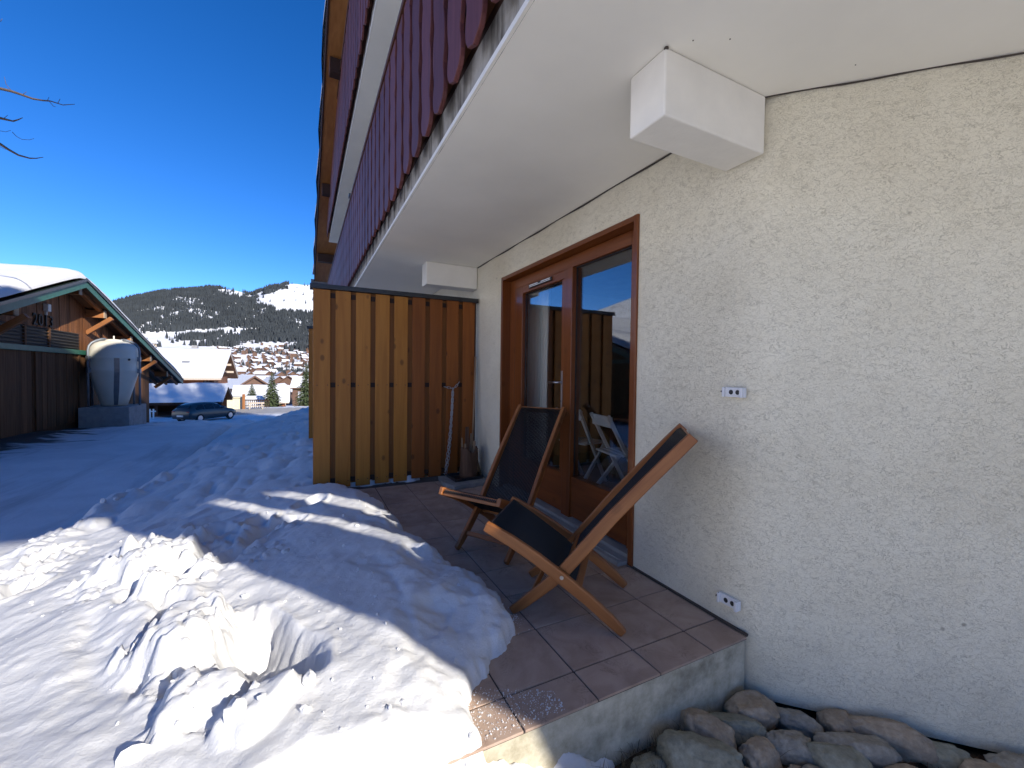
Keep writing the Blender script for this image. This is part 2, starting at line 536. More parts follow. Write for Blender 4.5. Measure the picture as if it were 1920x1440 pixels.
M = dict(
    plaster=mat_plaster(),
    snow=mat_snow('snow'), snow_path=mat_snow('trodden_snow', 0.55), roof_snow=mat_snow('roof_snow'),
    ceiling=plain('white_painted_ceiling', (0.92, 0.885, 0.79), 0.85, var=0.05, scale=1.3, bmp=0.12, spec=0.2),
    slab_edge=mat_concrete('stained_slab_edge', (0.34, 0.31, 0.26), (0.52, 0.49, 0.43), 0.85, streak=True),
    white_paint=plain('white_paint', (0.89, 0.85, 0.76), 0.7, var=0.06, scale=4, bmp=0.3, spec=0.25),
    riser=mat_concrete('rough_concrete', (0.33, 0.29, 0.20), (0.66, 0.60, 0.46), 0.45, sc_=11.0),
    plinth=mat_concrete('grey_concrete', (0.26, 0.25, 0.25), (0.36, 0.35, 0.34), 0.2),
    tile=mat_tile(),
    grout=plain('grey_grout', (0.075, 0.06, 0.05), 0.95),
    board_red=wood('purple_brown_boards', (0.115, 0.034, 0.029), (0.185, 0.060, 0.052), 0.55, knots=0.0, var=0.18, bmp=0.6, grain=40, spec=0.35),
    rail_brown=wood('brown_rail_wood', (0.10, 0.035, 0.014), (0.17, 0.065, 0.026), 0.6),
    honey=wood('honey_pine', (0.38, 0.135, 0.014), (0.52, 0.205, 0.028), 0.5, knots=0.75, var=0.10, grain=20),
    russet=wood('russet_pine', (0.24, 0.066, 0.008), (0.35, 0.105, 0.014), 0.5, knots=0.75, var=0.10, grain=20),
    backboard=wood('back_board_pine', (0.22, 0.075, 0.014), (0.31, 0.115, 0.022), 0.6, knots=0.6, var=0.1),
    dark_rail=wood('dark_batten', (0.035, 0.016, 0.01), (0.06, 0.026, 0.014), 0.7),
    door_wood=wood('varnished_door_wood', (0.165, 0.043, 0.009), (0.255, 0.076, 0.016), 0.34, knots=0.35, var=0.08, grain=22, coat=0.25),
    door_wood_y=wood('varnished_door_rail', (0.165, 0.043, 0.009), (0.255, 0.076, 0.016), 0.34, axis=1, knots=0.35, var=0.08, grain=22, coat=0.25),
    teak=wood('oiled_teak', (0.26, 0.085, 0.022), (0.46, 0.175, 0.05), 0.42, knots=0.3, var=0.10, grain=30, spec=0.45),
    soffit=wood('soffit_boards', (0.28, 0.11, 0.03), (0.40, 0.17, 0.05), 0.6, axis=1, grain=9),
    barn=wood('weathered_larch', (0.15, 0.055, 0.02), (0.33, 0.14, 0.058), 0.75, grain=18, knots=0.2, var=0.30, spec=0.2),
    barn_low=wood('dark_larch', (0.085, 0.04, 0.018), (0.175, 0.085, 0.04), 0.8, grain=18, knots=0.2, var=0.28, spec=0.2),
    beam=wood('orange_beam', (0.27, 0.10, 0.03), (0.42, 0.17, 0.055), 0.6, grain=14, knots=0.4, var=0.12),
    beam_end=plain('cut_beam_end', (0.42, 0.32, 0.22), 0.8),
    under=wood('roof_underside_boards', (0.11, 0.05, 0.022), (0.20, 0.095, 0.045), 0.75, axis=1, grain=8),
    green=plain('green_painted_trim', (0.028, 0.13, 0.095), 0.55, var=0.15),
    louver=plain('dark_louvre_slats', (0.035, 0.03, 0.026), 0.7),
    black=plain('black_cord', (0.006, 0.0055, 0.0055), 0.55, var=0.2),
    metal=plain('brushed_steel', (0.55, 0.55, 0.56), 0.32, metal=1.0, var=0.05),
    chain=plain('galvanised_chain', (0.42, 0.42, 0.43), 0.4, metal=0.9, var=0.1),
    cap=plain('anthracite_cap', (0.03, 0.032, 0.035), 0.4, metal=0.3, var=0.1),
    screw=plain('rusty_screw', (0.05, 0.025, 0.02), 0.6),
    gutter=plain('grey_zinc', (0.20, 0.20, 0.21), 0.45, metal=0.7),
    sill=plain('grey_sill', (0.30, 0.30, 0.29), 0.6, var=0.12, bmp=0.2),
    glass=mat_glass(),
    room_wall=plain('room_wall', (0.22, 0.14, 0.08), 0.8),
    room_floor=plain('room_floor', (0.14, 0.085, 0.045), 0.6),
    curtain=plain('white_curtain', (0.86, 0.84, 0.79), 0.9, var=0.04),
    white_plastic=plain('white_plastic', (0.75, 0.75, 0.75), 0.35, var=0.03),
    dark_plastic=plain('dark_plastic', (0.02, 0.02, 0.022), 0.4),
    tank=plain('white_tank_resin', (0.70, 0.66, 0.56), 0.42, var=0.06, scale=2),
    tank_metal=plain('painted_tank_frame', (0.20, 0.22, 0.25), 0.5, metal=0.4),
    asphalt=plain('asphalt', (0.045, 0.043, 0.042), 0.85, var=0.3, scale=20, bmp=0.4),
    bark=plain('bark', (0.10, 0.07, 0.05), 0.9, var=0.35, scale=30, bmp=0.6),
    log=wood('log_bark', (0.10, 0.05, 0.028), (0.22, 0.12, 0.07), 0.85, bmp=0.8, grain=30),
    split=wood('split_firewood', (0.20, 0.12, 0.07), (0.36, 0.25, 0.15), 0.8, bmp=0.5),
    straw=wood('broom_straw', (0.16, 0.11, 0.06), (0.30, 0.22, 0.13), 0.9, bmp=0.9, grain=90),
    stone_plate=mat_concrete('grey_stone_plate', (0.20, 0.195, 0.18), (0.33, 0.32, 0.30), 0.3),
    soil=mat_concrete('brown_soil', (0.035, 0.022, 0.014), (0.085, 0.055, 0.034), 0.4),
    grass=plain('dry_grass', (0.13, 0.095, 0.05), 0.8, var=0.45, scale=2),
    needle=plain('dead_needles', (0.16, 0.075, 0.035), 0.85, var=0.4, scale=8),
    spruce=plain('spruce_needles', (0.055, 0.075, 0.028), 0.8, var=0.45, scale=1.3),
    forest=plain('far_spruce_forest', (0.030, 0.036, 0.040), 0.9, var=0.35, scale=0.02),  # bluish-grey tint puts the distance haze into the colour
    chalet_wall=wood('chalet_cladding', (0.20, 0.065, 0.025), (0.33, 0.12, 0.05), 0.7, grain=6),
    chalet_trim=plain('pale_trim', (0.48, 0.40, 0.32), 0.7),
    village_wall=plain('village_timber', (0.13, 0.07, 0.045), 0.8, var=0.35, scale=0.05),
    car_paint=plain('grey_car_paint', (0.075, 0.085, 0.085), 0.28, metal=0.5, var=0.05),
    car_glass=plain('car_glass', (0.012, 0.014, 0.016), 0.08, var=0.05),
    tyre=plain('tyre_rubber', (0.015, 0.015, 0.015), 0.8),
    light_red=plain('tail_lamp', (0.30, 0.02, 0.02), 0.2),
    cream=plain('cream_wall', (0.62, 0.56, 0.40), 0.8),
)


# ================================================================== THE SETTING
def grid_mesh(name, X, Y, Z, mats, wrap=False):
    ny, nx = X.shape
    me = bpy.data.meshes.new(name)
    co = np.stack([X, Y, Z], -1).reshape(-1, 3).astype(np.float32)
    i = np.arange(ny * nx).reshape(ny, nx)
    q = np.stack([i[:-1, :-1], i[:-1, 1:], i[1:, 1:], i[1:, :-1]], -1).reshape(-1, 4)
    raw_mesh(me, co, q)
    for m in (mats if isinstance(mats, (list, tuple)) else [mats]):
        me.materials.append(m)
    return me


def raw_mesh(me, co, faces, smooth=True):
    nf, k = faces.shape
    me.vertices.add(len(co))
    me.vertices.foreach_set('co', co.astype(np.float32).ravel())
    me.loops.add(nf * k)
    me.loops.foreach_set('vertex_index', faces.astype(np.int32).ravel())
    me.polygons.add(nf)
    me.polygons.foreach_set('loop_start', (np.arange(nf) * k).astype(np.int32))
    me.polygons.foreach_set('use_smooth', np.full(nf, smooth))
    me.update(calc_edges=True)
    me.validate()


def rz(y):
    return np.interp(y, [-60, 0, 6, 15, 20, 25, 32, 39, 46, 56, 75, 100, 130], [-1.55, -1.55, -1.6, -1.60, -2.02, -2.62, -3.30, -3.88, -4.1, -4.3, -5.6, -7.8, -11])


RIDGE_AZ = [-180, -150, -120, -90, -60, -45, -36, -26, -20, -17.5, -16.8, -14, -11.8, -9.5, -7, -5.5, -3.9, -1.7, 0.9, 6, 14, 30, 60, 100, 180]
RIDGE_EL = [5, 8, 19, 22, 18, 11, 8, 6.0, 6.0, 6.3, 6.68, 7.78, 8.5, 9.03, 9.16, 8.8, 9.64, 10.3, 10.4, 10.6, 10.5, 9, 6, 5, 5]  # western ridge raised out of view to bounce sunlight onto the wall
PR = [60, 100, 140, 200, 400, 600, 900, 1200, 1500, 1800, 2200, 2600, 3000]
PH = [-4.6, -8.0, -11.5, -14, -19, -17, 0, 32, 66, 118, 235, 360, 475]


def terrain_h(x, y):
    r = np.hypot(x, y)
    az = np.degrees(np.arctan2(x, y))
    el = np.interp(az, RIDGE_AZ, RIDGE_EL)
    k = np.tan(np.radians(el)) / math.tan(R(9.0))
    base = np.interp(r, PR, PH)
    mix = sstep(1000, 2800, r)
    h = base * (1 + (k - 1) * mix)
    h = np.where(r > 3000, np.interp(r, [3000, 3500, 4500, 7600], [475, 420, 260, 200]) * k, h)
    pk = 5600 * math.tan(R(7.65)) * np.exp(-((az + 18.8) / 3.0) ** 2) * np.clip(1 - np.abs(r - 5600) / 1500, 0, 1)
    h = np.maximum(h, np.where(pk > 1, pk, -1e9))
    rough = fbm(x, y, 420, 5, 3) * 46 * sstep(1200, 2600, r) * (1 - 0.75 * np.exp(-((r - 3000) / 200) ** 2)) + fbm(x, y, 160, 4, 8) * 7 * sstep(300, 1200, r)
    h = h + rough + fbm(x, y, 60, 4, 15) * 16 * sstep(2700, 3000, r) * 0.5
    near = rz(y)
    t = sstep(85, 150, r)
    return near * (1 - t) + h * t


az = np.concatenate([np.arange(-180, -34, 3.0), np.arange(-34, 16, 0.16), np.arange(16, 180.1, 3.0)])
rr = np.concatenate([np.geomspace(9, 1100, 46), np.linspace(1130, 3300, 90), np.geomspace(3360, 7600, 26)])
A, RR = np.meshgrid(np.radians(az), rr)
TX, TY = RR * np.sin(A), RR * np.cos(A)
TZ = terrain_h(TX, TY) - 0.25 * (1 - sstep(60, 100, RR))
m_ter, nt, b = new_mat('mountain_snow')
v = coords(nt)
nt.links.new(ramp(nt, noise(nt, v, 0.02, 6), [(0.3, (0.74, 0.74, 0.75)), (0.7, (0.82, 0.82, 0.82))]), b.inputs['Base Color'])
b.inputs['Roughness'].default_value = 0.7
b.inputs['Specular IOR Level'].default_value = 0.1
bump(nt, b, noise(nt, v, 0.05, 5), 0.6, 6.0)
tag(link_mesh('terrain', grid_mesh('terrain', TX, TY, TZ, m_ter)), kind='structure')

# ---- snow-covered road and yard between the houses
m_road, nt, b = new_mat('snowy_road')
tcg = nt.nodes.new('ShaderNodeTexCoord')
sx = nt.nodes.new('ShaderNodeSeparateXYZ')
nt.links.new(tcg.outputs['Object'], sx.inputs[0])
v = coords(nt)
vs = coords(nt, (0.55, 2.2, 1))
n1 = noise(nt, vs, 1.0, 7, 0.62)
vt = coords(nt, (2.4, 0.22, 1))
snowc = ramp(nt, noise(nt, v, 1.6, 6), [(0.3, (0.60, 0.605, 0.62)), (0.7, (0.74, 0.74, 0.75))])
snowc = mixc(nt, ramp(nt, noise(nt, vt, 1.0, 6, 0.6), [(0.5, (0, 0, 0)), (0.68, (0.55, 0.55, 0.55))]), snowc, (0.30, 0.29, 0.285))
near_barn = ramp(nt, math_n(nt, 'MULTIPLY_ADD', sx.outputs[0], -0.38, -1.25), [(0.0, (0, 0, 0)), (1.0, (1, 1, 1))])
near_barn = math_n(nt, 'MULTIPLY', near_barn, ramp(nt, math_n(nt, 'MULTIPLY', sx.outputs[1], 1 / 40.0), [(0.2, (0, 0, 0)), (0.26, (1, 1, 1)), (0.62, (1, 1, 1)), (0.72, (0, 0, 0))]))
bare = math_n(nt, 'ADD', math_n(nt, 'MULTIPLY', near_barn, 0.85), math_n(nt, 'MULTIPLY_ADD', n1, 1.6, -0.98))
bare = ramp(nt, bare, [(0.30, (0, 0, 0)), (0.48, (1, 1, 1))])
far_bare = ramp(nt, math_n(nt, 'MULTIPLY', sx.outputs[1], 1 / 100.0), [(0.44, (0, 0, 0)), (0.47, (1, 1, 1)), (0.54, (1, 1, 1)), (0.56, (0, 0, 0))])
col = mixc(nt, bare, snowc, (0.060, 0.055, 0.052))
col = mixc(nt, math_n(nt, 'MULTIPLY', far_bare, 0.9), col, (0.33, 0.30, 0.26))
nt.links.new(col, b.inputs['Base Color'])
b.inputs['Roughness'].default_value = 0.6
b.inputs['Specular IOR Level'].default_value = 0.25
bump(nt, b, noise(nt, v, 9, 6, 0.65), 0.5, 0.03)
xs = np.arange(-46, 13.1, 0.22)
ys = np.arange(-14, 66, 0.26)
X, Y = np.meshgrid(xs, ys)
Z = rz(Y) + fbm(X, Y, 2.5, 4, 31) * 0.07 + fbm(X * 1.0, Y * 0.2, 0.45, 4, 35) * 0.075
Z -= 0.35 * sstep(-2.2, -1.4, X) * (1 - sstep(17, 27, Y))
Z -= 2.2 * sstep(1.9, 3.4, X) * (1 - sstep(18, 24, Y)) * sstep(-1.2, 1.2, Y)   # cellar level under the house
tag(link_mesh('road', grid_mesh('road', X, Y, Z, m_road)), kind='structure')

# ---- snow bank in front of the terrace
SNOWLINE = [(0.02, 4.80), (0.40, 4.60), (0.59, 4.10), (0.67, 3.45), (0.77, 2.99), (0.81, 2.59), (0.88, 2.30), (0.91, 2.06), (0.93, 1.89), (0.91, 1.75),
            (0.81, 1.65), (0.70, 1.57), (0.62, 1.51), (0.56, 1.45), (0.53, 1.36), (0.52, 1.262), (0.58, 1.235), (0.66, 1.215), (0.80, 1.18), (0.92, 1.12), (1.0, 1.0), (1.1, 0.5), (1.15, -2.5)]
BARE = SNOWLINE + [(4.0, -2.5), (4.0, 4.80)]


def sdist(px, py, poly):
    d = np.full(px.shape, 1e9)
    inside = np.zeros(px.shape, bool)
    n = len(poly)
    for i in range(n):
        ax, ay = poly[i]
        bx, by = poly[(i + 1) % n]
        ex, ey = bx - ax, by - ay
        t = np.clip(((px - ax) * ex + (py - ay) * ey) / (ex * ex + ey * ey), 0, 1)
        d = np.minimum(d, np.hypot(px - ax - t * ex, py - ay - t * ey))
        c = ((ay > py) != (by > py)) & (px < (bx - ax) * (py - ay) / ((by - ay) if by != ay else 1e-9) + ax)
        inside ^= c
    return np.where(inside, -d, d)


def ell(x, y, cx, cy, rx, ry, ang):
    c, s = math.cos(R(ang)), math.sin(R(ang))
    u = ((x - cx) * c + (y - cy) * s) / rx
    w = (-(x - cx) * s + (y - cy) * c) / ry
    return np.hypot(u, w)


def plates(x, y, size, seed):
    """broken crust: each cell of a jittered grid is a flat, tilted plate"""
    gx_, gy_ = np.floor(x / size), np.floor(y / size)
    f1 = np.full(np.shape(x), 1e9)
    f2 = np.full(np.shape(x), 1e9)
    hgt = np.zeros(np.shape(x))
    for i_ in (-1, 0, 1):
        for j_ in (-1, 0, 1):
            cx, cy = gx_ + i_, gy_ + j_
            jx, jy = (cx + _hash(cx, cy, seed)) * size, (cy + _hash(cx, cy, seed + 1)) * size
            d = np.hypot(x - jx, y - jy) / size
            h = 0.15 + 0.85 * _hash(cx, cy, seed + 2) + ((x - jx) * (_hash(cx, cy, seed + 3) - 0.5) + (y - jy) * (_hash(cx, cy, seed + 4) - 0.5)) / size * 1.3
            m = d < f1
            f2 = np.where(m, f1, np.minimum(f2, d))
            hgt = np.where(m, h, hgt)
            f1 = np.where(m, d, f1)
    return hgt * sstep(0.0, 0.38, f2 - f1)


def bank_h(x, y):
    xE = np.interp(y, [0, 3.5, 5, 7.5, 13, 18, 22, 27], [-2.25, -2.15, -2.1, -1.85, -1.65, -0.7, 0.2, 1.3]) + fbm(x, y, 0.8, 3, 41) * 0.22
    zt = np.interp(y, [-3, 0.9, 1.5, 2.5, 5, 8, 14, 20, 27], [-1.20, -1.06, -1.035, -1.03, -1.15, -1.27, -1.36, -1.46, -1.9])
    r0 = rz(y) - 0.1
    e = sstep(-0.30, 0.30, x - xE)
    g = np.clip((x - xE - 0.15) / 2.1, 0, 1)
    g = g * (1.25 - 0.25 * g * g)
    gl = np.interp(y, [1, 2, 5, 9], [0.36, 0.36, 0.24, 0.16])
    z = r0 + (zt - gl - r0) * e + gl * g
    z += fbm(x, y, 1.1, 3, 51) * 0.06 * e
    # trodden part beyond the terrace: overlapping foot dents
    tr = sstep(3.9, 5.2, y) * e
    a = np.abs(vnoise(x / 0.34, y / 0.42, 61)) + 0.6 * np.abs(vnoise(x / 0.2 + 4, y / 0.26, 62))
    z += (a - 0.32) * 0.12 * tr
    # wind-combed crust
    c, s = math.cos(R(52)), math.sin(R(52))
    uu, ww = x * c + y * s, -x * s + y * c
    z += (fbm(uu * 0.25, ww, 0.03, 3, 71) * 0.0030 + fbm(uu * 0.45, ww, 0.09, 3, 72) * 0.0035) * e
    # dug and trodden features
    z += fbm(x, y, 0.33, 4, 77, 0.6) * 0.020 * e
    nz = fbm(x, y, 0.16, 4, 81)
    nz2 = fbm(x, y, 0.07, 3, 82)

    def pit(cx, cy, rx, ry, ang, dep, sh=0.8, rim=0.0):
        nonlocal z
        d = ell(x, y, cx, cy, rx, ry, ang) + nz * 0.40 + nz2 * 0.07
        z = z - dep * (1 - sstep(sh, 1.05, d))
        if rim:
            z = z + rim * np.exp(-((d - 1.15) / 0.16) ** 2)

    def lump(cx, cy, rx, ry, ang, h):
        nonlocal z
        d = ell(x, y, cx, cy, rx, ry, ang) + nz * 0.7 + nz2 * 0.35
        z = z + h * (1 - sstep(0.35, 1.0, d))

    pit(-0.13, 1.86, 0.16, 0.33, 24, 0.20, 0.35, 0.012)          # deep hole
    pit(-0.03, 1.70, 0.10, 0.15, 40, 0.09, 0.35)
    lump(-0.40, 2.06, 0.16, 0.20, 20, 0.13)                       # snow thrown out beside it
    lump(-0.27, 1.62, 0.15, 0.12, 10, 0.10)
    lump(-0.10, 1.50, 0.16, 0.08, 30, 0.08)
    lump(-0.72, 3.12, 0.40, 0.26, -30, 0.10)                      # trampled crest
    lump(-0.95, 3.42, 0.25, 0.16, -20, 0.06)
    pit(-0.60, 2.86, 0.10, 0.16, 60, 0.10, 0.35)
    pit(-0.78, 2.72, 0.07, 0.13, 20, 0.09, 0.35)
    pit(-0.52, 3.10, 0.09, 0.14, -20, 0.08, 0.35)
    lump(-0.68, 2.66, 0.10, 0.09, 0, 0.09)
    lump(-0.50, 2.80, 0.10, 0.07, 20, 0.07)
    for cx, cy, an in ((-0.40, 2.95, 55), (-0.27, 3.25, 70), (-0.30, 3.65, 80), (-0.62, 3.95, 20), (-0.95, 4.2, 30), (0.05, 3.9, 60), (-0.15, 3.45, 20), (-0.55, 3.55, 80)):
        pit(cx, cy, 0.19, 0.10, an, 0.085, 0.3, 0.015)
    for cx, cy, an in ((-1.66, 3.80, 70), (-1.60, 4.05, 60), (-1.50, 3.50, 80), (-1.42, 3.30, 70)):
        pit(cx, cy, 0.17, 0.07, an, 0.085, 0.35, 0.02)
    # two drag furrows running away from the hole
    for (ax, ay), (bx, by), w, dep in (((-0.62, 2.62), (-0.52, 1.85), 0.035, 0.045), ((-0.55, 2.55), (-0.50, 2.15), 0.03, 0.03), ((-0.9, 2.6), (-0.62, 1.9), 0.06, 0.03)):
        L = math.hypot(bx - ax, by - ay)
        t = ((x - ax) * (bx - ax) + (y - ay) * (by - ay)) / L ** 2
        dd = ((x - ax) * (by - ay) - (y - ay) * (bx - ax)) / L + nz * 0.06
        env = sstep(-0.1, 0.1, t) * (1 - sstep(0.9, 1.1, t))
        z = z - dep * env * np.exp(-(dd / w) ** 2) + dep * 0.7 * env * np.exp(-((dd + 2.6 * w) / (1.4 * w)) ** 2)
    # broken plates of crust where people dug and walked
    pl1 = plates(x + nz2 * 0.06, y + nz * 0.06, 0.105, 201)
    pl2 = plates(x + nz2 * 0.04, y - nz2 * 0.04, 0.05, 211)
    zone = np.zeros(np.shape(x))
    for cx, cy, rx, ry, an_, am in ((-0.36, 2.04, 0.24, 0.26, 20, 1.0), (-0.24, 1.60, 0.28, 0.16, 10, 1.0), (-0.72, 3.05, 0.48, 0.40, -30, 0.9), (-0.68, 2.68, 0.20, 0.18, 0, 1.0), (-1.58, 3.75, 0.26, 0.55, 10, 0.7), (-0.3, 3.3, 0.32, 0.6, -10, 0.6), (-1.85, 4.9, 0.2, 0.9, 5, 0.8), (0.62, 3.3, 0.12, 1.0, 8, 0.35), (0.35, 1.36, 0.30, 0.12, 0, 0.35)):
        d_ = ell(x, y, cx, cy, rx, ry, an_) + nz * 0.8
        zone = np.maximum(zone, am * (1 - sstep(0.55, 1.05, d_)))
    z = z + zone * (pl1 * 0.045 + pl2 * 0.016 - 0.015)
    # edge of the bank: crusted rim
    z += 0.06 * np.exp(-((x - xE - 0.30) / 0.13) ** 2) * sstep(3.6, 4.4, y) * (1 - sstep(6.5, 8, y)) * (0.6 + nz * 1.6)
    # groove where the snow was shovelled off the tiles
    gx = np.interp(y, [1.2, 1.45, 1.8, 2.2, 2.6], [0.24, 0.36, 0.42, 0.40, 0.34])
    z -= 0.022 * np.exp(-((x - gx + nz * 0.1) / 0.05) ** 2) * sstep(1.25, 1.5, y) * (1 - sstep(2.3, 2.7, y))
    # thins out over the terrace
    d = sdist(x, y, BARE) + fbm(x, y, 0.22, 3, 91) * 0.10 + fbm(x, y, 0.06, 3, 92) * 0.035
    zb = -1.545 + 0.295 * sstep(1.20, 1.30, y + 0.05 * nz)
    dd = np.maximum(d, 0)
    f = 0.055 * np.sqrt(np.clip(dd / 0.035, 0, 1)) + 0.22 * (1 - np.exp(-dd / 0.30))
    zp = np.where(d > 0, zb + f + fbm(x, y, 0.3, 4, 93) * 0.10 * sstep(0, 0.3, dd), zb - 0.03 + 1.2 * np.minimum(d, 0))
    k = 0.05
    hh = np.clip(0.5 + 0.5 * (zp - z) / k, 0, 1)
    z = zp * (1 - hh) + z * hh - k * hh * (1 - hh)
    z = np.where(d < 0, np.minimum(z, zp), z)
    z += (fbm(x, y, 0.035, 3, 95) * 0.003 + nz2 * 0.006 * sstep(0.0, 0.25, fbm(x, y, 0.6, 2, 96) + 0.12)) * e * (d > 0)
    return z


xs = np.concatenate([np.arange(-3.3, -2.2, 0.04), np.arange(-2.2, 1.22, 0.0115)])
ys = [-2.2]
while ys[-1] < 28.5:
    y0 = ys[-1]
    ys.append(y0 + (0.12 if y0 < 0.9 else 0.0105 if y0 < 2.6 else 0.0105 + (y0 - 2.6) * 0.009))
ys = np.array(ys)
X, Y = np.meshgrid(xs, ys)
bank = link_mesh('snow_bank', grid_mesh('snow_bank', X, Y, bank_h(X, Y), M['snow']))
tag(bank, kind='structure')


def ico(n=1):
    t = (1 + 5 ** 0.5) / 2
    v = [Vector(p).normalized() for p in [(-1, t, 0), (1, t, 0), (-1, -t, 0), (1, -t, 0), (0, -1, t), (0, 1, t), (0, -1, -t), (0, 1, -t), (t, 0, -1), (t, 0, 1), (-t, 0, -1), (-t, 0, 1)]]
    f = [(0, 11, 5), (0, 5, 1), (0, 1, 7), (0, 7, 10), (0, 10, 11), (1, 5, 9), (5, 11, 4), (11, 10, 2), (10, 7, 6), (7, 1, 8), (3, 9, 4), (3, 4, 2), (3, 2, 6), (3, 6, 8), (3, 8, 9), (4, 9, 5), (2, 4, 11), (6, 2, 10), (8, 6, 7), (9, 8, 1)]
    for _ in range(n):
        cache, nf = {}, []

        def mid(a, b_):
            k = (min(a, b_), max(a, b_))
            if k not in cache:
                v.append((v[a] + v[b_]).normalized())
                cache[k] = len(v) - 1
            return cache[k]
        for a, b_, c in f:
            x, y, z = mid(a, b_), mid(b_, c), mid(c, a)
            nf += [(a, x, z), (b_, y, x), (c, z, y), (x, y, z)]
        f = nf
    return np.array([tuple(p) for p in v]), np.array(f)


def clump_mesh(name, items, mat, lv=1, jag=0.25, smooth=False, seed=5):
    """many small rough lumps in one mesh: items = (x,y,z,r)"""
    rs = np.random.RandomState(seed)
    bv, bf = ico(lv)
    vs, fs = [], []
    for k, (x, y, z, r) in enumerate(items):
        sc_ = 1 + (rs.rand(3) - 0.5) * 0.8
        w = bv * sc_ * (1 + (rs.rand(len(bv), 1) - 0.5) * jag * 2) * r
        vs.append(w + np.array([x, y, z]))
        fs.append(bf + k * len(bv))
    me = bpy.data.meshes.new(name)
    raw_mesh(me, np.concatenate(vs), np.concatenate(fs), smooth)
    me.materials.append(mat)
    return me


# loose lumps of snow lying on the bank
rs = np.random.RandomState(11)
it = []
for cx, cy, sx_, sy_, n_, r0, r1 in ((-0.35, 1.75, 0.16, 0.2, 12, 0.006, 0.030), (-0.15, 1.52, 0.12, 0.06, 9, 0.006, 0.03), (-0.65, 2.85, 0.28, 0.25, 14, 0.006, 0.035), (-1.6, 3.8, 0.2, 0.35, 12, 0.006, 0.025), (-0.3, 3.4, 0.3, 0.5, 14, 0.006, 0.03),
                                     (-1.85, 5.0, 0.2, 0.7, 16, 0.010, 0.045), (0.5, 1.9, 0.35, 0.5, 30, 0.003, 0.009), (0.1, 2.0, 0.4, 0.4, 40, 0.003, 0.008), (0.62, 3.5, 0.12, 0.6, 24, 0.004, 0.016), (0.2, 1.35, 0.25, 0.1, 16, 0.004, 0.014), (-1.0, 2.6, 0.6, 0.6, 40, 0.002, 0.006), (0.7, 1.25, 0.15, 0.04, 14, 0.006, 0.018)):
    px = rs.normal(cx, sx_, n_)
    py = rs.normal(cy, sy_, n_)
    rd = r0 + (r1 - r0) * rs.rand(n_) ** 2.2
    keep = sdist(px, py, BARE) > 0.02
    pz = bank_h(px, py)
    it += [(a, b_, c + d * 0.15, d) for a, b_, c, d, k in zip(px, py, pz, rd, keep) if k]
tag(link_mesh('snow_lumps', clump_mesh('snow_lumps', it, M['snow'], 1, 0.22, False)), 'loose lumps and crumbs of snow scattered over the snow bank', 'snow', kind='stuff')
# frozen crumbs on the corner tiles
it = []
for _ in range(1300):
    a = rs.rand() ** 1.6
    px, py = 0.52 + a * 0.36, 1.27 + rs.rand() * (0.30 - 0.2 * a)
    if rs.rand() < 0.25:
        px, py = 0.93 + rs.normal(0, 0.035), 1.89 + rs.normal(0, 0.05)
    it.append((px, py, -1.2495, 0.0008 + 0.0026 * rs.rand() ** 3))
tag(link_mesh('snow_crumbs', clump_mesh('snow_crumbs', it, M['snow'], 0, 0.3)), 'frozen snow crumbs lying on the front corner tiles of the terrace', 'snow', kind='stuff')

# ---- terrace
patio = MB().box(-0.02, 1.915, 1.272, 4.92, -1.75, -1.268).build('patio', M['riser'])
tag(patio, kind='structure')
MB().box(-0.015, 1.91, 1.262, 4.915, -1.2675, -1.2555).build('grout_bed', M['grout'], patio)
TS, G = 0.325, 0.007
gx = [1.018 + TS * i for i in range(-3, 4)]
gx[-1] = 1.905
gy = [1.255] + [1.424 + TS * i for i in range(0, 11)]
tile_cache = {}
for i in range(1, 6):
    for j in range(len(gy) - 1):
        x0, x1, y0, y1 = gx[i] + G / 2, gx[i + 1] - G / 2, gy[j] + (G / 2 if j else 0), gy[j + 1] - G / 2
        if x1 < 0.35: continue
        key = (round(x1 - x0, 3), round(y1 - y0, 3))
        if key not in tile_cache:
            tile_cache[key] = MB().box(-key[0] / 2, key[0] / 2, -key[1] / 2, key[1] / 2, -0.010, 0).mesh('tile', M['tile'])
        o = link_mesh('tile', tile_cache[key], patio, ((x0 + x1) / 2, (y0 + y1) / 2, -1.25 + random.uniform(-0.0008, 0.0008)))
        add_bevel(o, 0.0025, 2)

# ---- drainage strip with boulders
xs = np.arange(0.8, 3.6, 0.03)
ys = np.arange(-1.2, 1.45, 0.03)
X, Y = np.meshgrid(xs, ys)
Z = -1.60 + fbm(X, Y, 0.3, 4, 111) * 0.05 + 0.02 * sstep(0.9, 1.2, Y)
tag(link_mesh('drain_strip', grid_mesh('drain_strip', X, Y, Z, M['soil'])), kind='structure')


# ================================================================== THE APARTMENT BUILDING
WX, YC = 1.92, 1.25            # facade plane, start of the angled corner


def roof_z(y):
    return 9.15 - 0.27 * abs(y + 1.5)


apt = empty('apartment_building', (1.92, 1.25, -1.55), 'apartment building with cream roughcast wall and purple-brown wooden balconies', 'building')
w = MB()
cols = [1.40, 2.05, 4.10, 18.0]
rows = [-1.545, -1.25, 1.03, None]
for i in range(3):
    for j in range(3):
        if j == 1 and i == 1: continue
        y0, y1 = cols[i], cols[i + 1]
        z0 = rows[j]
        za = rows[j + 1] if rows[j + 1] is not None else roof_z(y0) - 0.2
        zb = rows[j + 1] if rows[j + 1] is not None else roof_z(y1) - 0.2
        w.add([(WX, y0, z0), (WX, y1, z0), (WX, y1, zb), (WX, y0, za)], [(3, 2, 1, 0)])
